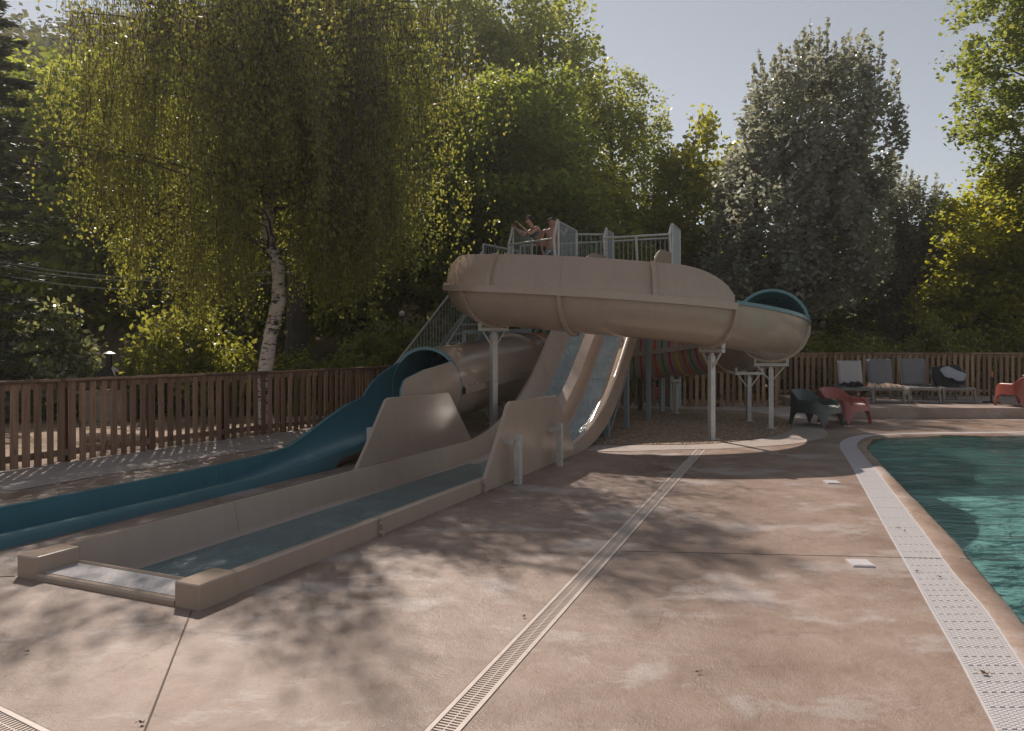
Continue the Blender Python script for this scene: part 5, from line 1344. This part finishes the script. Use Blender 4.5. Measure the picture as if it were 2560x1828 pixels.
# crumpled black clothes
b = MB()
for k in range(16):
    a = random.uniform(-0.4, 0.4); x0, y0 = random.uniform(-0.2, 0.2), random.uniform(-0.12, 0.12)
    b.tube([(x0 - 0.14 * math.cos(a), y0 - 0.14 * math.sin(a), 0.02), (x0, y0, 0.05 + random.uniform(0, 0.07)), (x0 + 0.15 * math.cos(a), y0 + 0.15 * math.sin(a), 0.02)], [0.012, 0.03, 0.01], 6)
tag(b.build('clothes_pile', M['black'], None, True, loc=(8.32, 18.1, TZ + 0.35)), 'crumpled black clothes lying on the first lounger', 'clothes')
# bag with a pale cloth
t = thing('beach_bag', 'large dark beach bag with a pale cloth bulging from it', 'bag', (10.76, 18.15, TZ + 0.36))
b = MB(); rows = []
for i in range(9):
    v = i / 8; z = 0.03 + 0.47 * v; rows.append([((0.34 + 0.05 * math.sin(3 * v)) * (1 - 0.12 * v) * math.copysign(abs(math.cos(a)) ** 0.6, math.cos(a)), 0.15 * (1 - 0.3 * v) * math.copysign(abs(math.sin(a)) ** 0.6, math.sin(a)) + 0.22 * v, z + 0.03 * math.cos(a)) for a in np.linspace(0, 2 * math.pi, 24, endpoint=False)])
b.grid(rows, closed_v=True); b.add(rows[-1], [tuple(range(24))]); b.add(rows[0], [tuple(range(24))]); b.build('bag_body', M['black'], t, True, False)
b = MB(); b.grid([[(x * math.sqrt(max(0.02, 1 - ((z - 0.19) / 0.15) ** 2)) * (1 + 0.08 * math.sin(31 * z)), -0.17 + 0.25 * (z / 0.5) - 0.07 * math.sqrt(max(0, 1 - (x / 0.34) ** 2)) + 0.016 * math.sin(23 * x + 9 * z), z + 0.12 - 0.35 * (x * 0.5)) for x in np.linspace(-0.3, 0.33, 18)] for z in np.linspace(0.05, 0.33, 12)])
o = b.build('pale_cloth', M['pale_cloth'], t, True, False); m_ = o.modifiers.new('s', 'SOLIDIFY'); m_.thickness = 0.02
cloth('folded_cloth', 'pale folded cloth lying on the back of the lone red chair', 'cloth', M['pale_cloth'], (11.5, 16.3, TZ + 0.67), 0.42, 0.16, lambda x, y: 0.012 + 0.035 * math.exp(-(x / 0.15) ** 2) + 0.01 * math.sin(30 * x), n=16)
t = thing('parasol_stand', 'thin black parasol stand on the terrace before the fence', 'parasol stand', (11.4, 17.6, TZ))
b = MB(); b.tube([(0, 0, 0), (0, 0, 0.03)], [0.2, 0.18], 16); b.build('base', M['iron'], t, True, False)
b = MB(); b.tube([(0, 0, 0.03), (0, 0, 0.62)], 0.022, 10); b.build('pole', M['iron'], t, True, False)
b = MB(); b.tube([(0.02, 0, 0.6), (0.02, 0, 0.74)], 0.016, 8); b.build('tip', M['orange_plastic'], t, True, False)

# fallen leaves
lv = [(2245, 1322), (2262, 1330), (2462, 1688), (355, 1812), (68, 1634), (2292, 1432), (1745, 1685), (1310, 1545), (2350, 1446)]
LL = ['dry leaf on the white grating with a crumb lying beside it', 'dry leaf crumb beside a larger leaf on the white grating', 'biggest curled brown leaf on the white grating', 'dry leaf on the deck between the sawn joint and the corner drain', 'dry leaf alone on the deck before the trough end block', 'small dry leaf on the grating edge next to the white square lid', 'dry leaf on the open deck between drain and grating', 'dry leaf on the deck close beside the long drain', 'small dry leaf on the middle of the grating by the lid']
for i, (px, py) in enumerate(lv):
    x, y = gpt(px, py); b = MB(); r = 0.014 if i != 2 else 0.024
    P = [(r * (1.0 if k % 2 == 0 else 0.55) * math.cos(k * math.pi / 5), r * (1.0 if k % 2 == 0 else 0.55) * math.sin(k * math.pi / 5) * 0.8, 0.006 + (0.008 if k % 3 == 0 else 0)) for k in range(10)]
    b.add(P + [(0, 0, 0.005)], [(k, (k + 1) % 10, 10) for k in range(10)]); b.tube([(r, 0, 0.01), (r * 1.9, 0.004, 0.008)], 0.0012, 4)
    o = b.build('fallen_leaf', M['fallen'], None, loc=(x, y, 0.004), rz=i * 1.1); tag(o, LL[i], 'leaf', 'fallen leaves on the pool deck')

# ------------------------------------------------------------------ people
def skin_mesh(name, V, E, Rd, mat, parent, root=0, sub=2):
    me = bpy.data.meshes.new(name); me.from_pydata([tuple(v) for v in V], E, []); me.materials.append(mat)
    o = put(name, me, parent, False)
    sk = o.modifiers.new('skin', 'SKIN'); sk.use_smooth_shade = True
    for i, d in enumerate(me.skin_vertices[0].data):
        r = Rd[i]; d.radius = r if isinstance(r, tuple) else (r, r); d.use_root = (i == root); d.use_loose = False
    s = o.modifiers.new('sub', 'SUBSURF'); s.levels = sub; s.render_levels = sub
    return o

def person(label, loc, rz, J, skin, lower):
    """J: dict of joints in local coordinates, the figure faces -y"""
    t = thing('person', label, 'person', loc, rz)
    V, E, Rd, ix = [], [], [], {}
    def add(k, p, r, par=None):
        ix[k] = len(V); V.append(Vector(p)); Rd.append(r)
        if par: E.append((ix[par], ix[k]))
    add('pelvis', J['pelvis'], (0.15, 0.12)); add('waist', J['waist'], (0.13, 0.105), 'pelvis'); add('chest', J['chest'], (0.155, 0.115), 'waist')
    add('neckb', J['neckb'], 0.07, 'chest'); add('neck', J['neck'], 0.052, 'neckb'); add('jaw', J['jaw'], 0.068, 'neck'); add('head', J['head'], 0.086, 'jaw'); add('crown', J['crown'], 0.07, 'head')
    fd = J['face']; add('nose', Vector(J['head']) + Vector(fd) * 0.095 - Vector((0, 0, 0.03)), 0.014, 'head')
    side = Vector(fd).cross(Vector((0, 0, 1))).normalized()
    for s in (-1, 1): add('ear%d' % s, Vector(J['head']) + side * (s * 0.088) - Vector((0, 0, 0.02)), 0.016, 'head')
    for s in ('L', 'R'):
        sh, el, wr, hd = J['sh' + s], J['el' + s], J['wr' + s], J['hd' + s]
        add('sh' + s, sh, 0.06, 'chest'); add('ua' + s, Vector(sh).lerp(Vector(el), 0.45), 0.048, 'sh' + s); add('el' + s, el, 0.039, 'ua' + s); add('fa' + s, Vector(el).lerp(Vector(wr), 0.4), 0.037, 'el' + s); add('wr' + s, wr, 0.026, 'fa' + s)
        d = (Vector(hd) - Vector(wr)).normalized(); add('palm' + s, Vector(wr) + d * 0.06, (0.034, 0.02), 'wr' + s)
        cur = Vector(J.get('curl' + s, (0, 0, -1))); sd = d.cross(cur).normalized(); c0 = Vector(wr) + d * 0.07
        for k, (off, L) in enumerate(((-0.03, 0.07), (-0.01, 0.08), (0.011, 0.075), (0.031, 0.06))):
            add('f%d%s' % (k, s), c0 + sd * off + d * 0.03, 0.0105, 'palm' + s); add('g%d%s' % (k, s), c0 + sd * off + d * (0.03 + L * 0.45) + cur * L * 0.2, 0.009, 'f%d%s' % (k, s)); add('h%d%s' % (k, s), c0 + sd * off + d * (0.03 + L * 0.6) + cur * L * 0.65, 0.007, 'g%d%s' % (k, s))
        add('t0' + s, Vector(wr) + d * 0.03 + sd * -0.035 + cur * 0.01, 0.012, 'palm' + s); add('t1' + s, Vector(wr) + d * 0.065 + sd * -0.055 + cur * 0.03, 0.009, 't0' + s)
        hp, kn, an = J['hp' + s], J['kn' + s], J['an' + s]
        add('hp' + s, hp, 0.095, 'pelvis'); add('th' + s, Vector(hp).lerp(Vector(kn), 0.45), 0.08, 'hp' + s); add('kn' + s, kn, 0.056, 'th' + s); add('cf' + s, Vector(kn).lerp(Vector(an), 0.35), 0.055, 'kn' + s); add('an' + s, an, 0.036, 'cf' + s)
        add('he' + s, Vector(an) + Vector((0, 0.01, -0.045)), 0.035, 'an' + s); add('to' + s, Vector(an) + Vector(J.get('toe', (0, -1, 0))) * 0.17 + Vector((0, 0, -0.06)), 0.028, 'he' + s)
    skin_mesh('body', V, E, Rd, skin, t, 0)
    # shorts
    p = Vector(J['pelvis']); ww = Vector(J['waist'])
    SV = [p, p.lerp(ww, 0.62)]; SE = [(0, 1)]; SR = [(0.172, 0.142), (0.152, 0.125)]
    for s in ('L', 'R'):
        hp, kn = Vector(J['hp' + s]), Vector(J['kn' + s]); b0 = len(SV); SV += [hp, hp.lerp(kn, 0.3), hp.lerp(kn, lower[1])]; SE += [(0, b0), (b0, b0 + 1), (b0 + 1, b0 + 2)]; SR += [0.115, 0.108, 0.1]
    skin_mesh('shorts', SV, SE, SR, lower[0], t, 0)
    return t, J

def shortsmat():
    m, nd, lk, p = mat_nodes('patterned_shorts')
    n = noise(nd, lk, 16, 3, 0.6, dist=1.0); r = ramp(nd, [(0.4, (0.03, 0.04, 0.05)), (0.46, (0.2, 0.26, 0.28)), (0.58, (0.42, 0.48, 0.48))]); r.color_ramp.interpolation = 'CONSTANT'
    lk.new(n.outputs[0], r.inputs[0]); lk.new(r.outputs[0], p.inputs['Base Color']); p.inputs['Roughness'].default_value = 0.8; return m
def cap(parent, c, r, fwd, mat, low=0.15, name='hair', extra=None):
    """hair: part of a sphere that leaves the face free"""
    c = Vector(c); f = Vector(fwd).normalized(); b = MB(); rows = []
    for i in range(13):
        th = math.pi * 0.72 * i / 12; row = []
        for k in range(24):
            ph = 2 * math.pi * k / 24; d = Vector((math.sin(th) * math.cos(ph), math.sin(th) * math.sin(ph), math.cos(th)))
            lim = 0.36 if d.dot(f) > 0.35 else -0.62
            z = max(d.z, lim) if d.dot(f) > 0.1 else max(d.z, -0.6)
            dd = Vector((d.x, d.y, 0)); rr_ = r * (1.0 + 0.04 * math.sin(5 * ph + 3 * th))
            row.append(c + Vector((d.x * rr_, d.y * rr_, z * rr_)) - f * 0.014)
        rows.append(row)
    b.grid(rows, closed_v=True)
    if extra:
        n = 8; e = Vector(extra); b.tube([e + Vector((0, 0, -0.05 * math.cos(math.pi * i / n))) for i in range(n + 1)], [max(0.004, 0.05 * math.sin(math.pi * i / n)) for i in range(n + 1)], 12)
    return b.build(name, mat, parent, True, False)

# man: standing, facing the pool, one hand on the gate rail
Jm = dict(pelvis=(0, 0, 0.92), waist=(0, 0.01, 1.1), chest=(0, 0.0, 1.3), neckb=(0, 0.01, 1.44), neck=(0, 0.0, 1.49), jaw=(-0.005, -0.015, 1.545), head=(-0.005, -0.015, 1.62), crown=(-0.005, 0, 1.665), face=(-0.25, -0.95, -0.1),
          shL=(-0.19, 0.01, 1.40), elL=(-0.275, 0.03, 1.14), wrL=(-0.24, -0.06, 0.90), hdL=(-0.22, -0.09, 0.81), curlL=(0.6, -0.7, 0), shR=(0.19, 0.01, 1.40), elR=(0.31, 0.12, 1.28), wrR=(0.40, 0.30, 1.47), hdR=(0.43, 0.38, 1.50), curlR=(0.3, -0.2, -0.8),
          hpL=(-0.095, 0, 0.88), knL=(-0.11, -0.02, 0.48), anL=(-0.11, 0.03, 0.085), hpR=(0.095, 0, 0.88), knR=(0.12, -0.01, 0.48), anR=(0.12, 0.03, 0.085))
tm, _ = person('bare-chested person in pale patterned shorts standing behind the gate rail', (0.93, 17.3, PZ), 0, Jm, M['skin2'], (shortsmat(), 0.85))
tm.scale = (0.93, 0.93, 0.93)
cap(tm, (-0.005, -0.012, 1.635), 0.1, (-0.25, -0.95, 0), M['hair'])
# eyes and beard shadow kept small
f = Vector((-0.25, -0.95, 0)).normalized(); sd_ = Vector((f.y, -f.x, 0))
for s in (-1, 1):
    b = MB(); e = Vector((-0.005, -0.015, 1.625)) + f * 0.084 + sd_ * (0.034 * s); b.tube([e, e + f * 0.006], [0.013, 0.004], 8); b.build('eye', M['hair'], tm, False, False)
b = MB(); e = Vector((-0.005, -0.015, 1.55)) + f * 0.07; b.tube([e - sd_ * 0.025, e + f * 0.006, e + sd_ * 0.025], 0.006, 6); b.build('mouth', M['band_m'], tm, False, False)
# woman: leaning forward to the left on the side rail
Jw = dict(pelvis=(0, 0, 0.9), waist=(-0.03, -0.05, 1.09), chest=(-0.04, -0.16, 1.27), neckb=(-0.04, -0.235, 1.39), neck=(-0.04, -0.275, 1.44), jaw=(-0.04, -0.33, 1.50), head=(-0.04, -0.335, 1.57), crown=(-0.04, -0.325, 1.615), face=(0.1, -0.98, -0.05),
          shL=(-0.19, -0.18, 1.36), elL=(-0.22, -0.42, 1.2), wrL=(-0.16, -0.62, 1.38), hdL=(-0.14, -0.68, 1.44), curlL=(0, -0.6, -0.7), shR=(0.13, -0.18, 1.36), elR=(0.17, -0.4, 1.2), wrR=(0.1, -0.6, 1.40), hdR=(0.08, -0.66, 1.46), curlR=(0, -0.6, -0.7),
          hpL=(-0.095, 0.02, 0.86), knL=(-0.1, -0.06, 0.47), anL=(-0.1, 0.03, 0.085), hpR=(0.095, 0.02, 0.86), knR=(0.1, 0.02, 0.47), anR=(0.1, 0.1, 0.085))
tw_, _ = person('person in dark bikini top, black shorts and sunglasses leaning on the platform rail', (0.72, 17.5, PZ), R(-68), Jw, M['skin'], (M['black'], 0.42))
cap(tw_, (-0.04, -0.33, 1.585), 0.099, (0.1, -0.98, 0), M['hair'], extra=(-0.045, -0.215, 1.6))
b = MB(); c1 = Vector((-0.04, -0.16, 1.275)); ax_ = (Vector((-0.04, -0.235, 1.39)) - Vector((-0.03, -0.05, 1.09))).normalized(); sx = Vector((1, 0, 0)); fx = ax_.cross(sx).normalized()
rows = []
for v in (-0.05, -0.045, 0.0, 0.045, 0.05):
    row = []
    for k in range(32):
        a = 2 * math.pi * k / 32; fr_ = math.sin(a); up_ = 0.0
        r1 = 0.172 if abs(v) < 0.048 else 0.15; r2 = 0.142 if abs(v) < 0.048 else 0.12
        vv = v * (1.25 if fr_ * -fx.y > 0 else 0.7); row.append(c1 + sx * (r1 * math.cos(a)) + fx * (r2 * fr_) + ax_ * vv)
    rows.append(row)
b.grid(rows, closed_v=True); b.build('bikini_top', M['bikini'], tw_, True, False)
b = MB(); f = Vector((0.1, -0.98, 0)).normalized(); sd_ = Vector((f.y, -f.x, 0)); hc = Vector((-0.04, -0.335, 1.575))
for s in (-1, 1):
    e = hc + f * 0.085 + sd_ * (0.036 * s); b.tube([e, e + f * 0.012], [0.03, 0.026], 12)
    b.tube([hc + f * 0.08 + sd_ * (0.062 * s), hc + sd_ * (0.092 * s)], 0.004, 5)
b.build('sunglasses', M['black'], tw_, True, False)
b = MB(); e = hc + f * 0.078 - Vector((0, 0, 0.075)); b.tube([e - sd_ * 0.022, e + f * 0.006, e + sd_ * 0.022], 0.006, 6); b.build('mouth', M['band_m'], tw_, True, False)

# ------------------------------------------------------------------ thin scattering volume, added to lift dark tones like a lens veil
b = MB(); b.box((5, 40, 19), (260, 170, 42))
hz = b.build('added_haze', []); tag(hz, kind='stuff')
hm = bpy.data.materials.new('added_haze'); hm.use_nodes = True; hm.node_tree.nodes.remove(hm.node_tree.nodes['Principled BSDF'])
pv = hm.node_tree.nodes.new('ShaderNodeVolumePrincipled'); pv.inputs['Density'].default_value = 0.0009; pv.inputs['Color'].default_value = (0.95, 0.93, 0.9, 1); pv.inputs['Anisotropy'].default_value = 0.5
hm.node_tree.links.new(pv.outputs[0], hm.node_tree.nodes['Material Output'].inputs['Volume'])
hz.data.materials.append(hm)
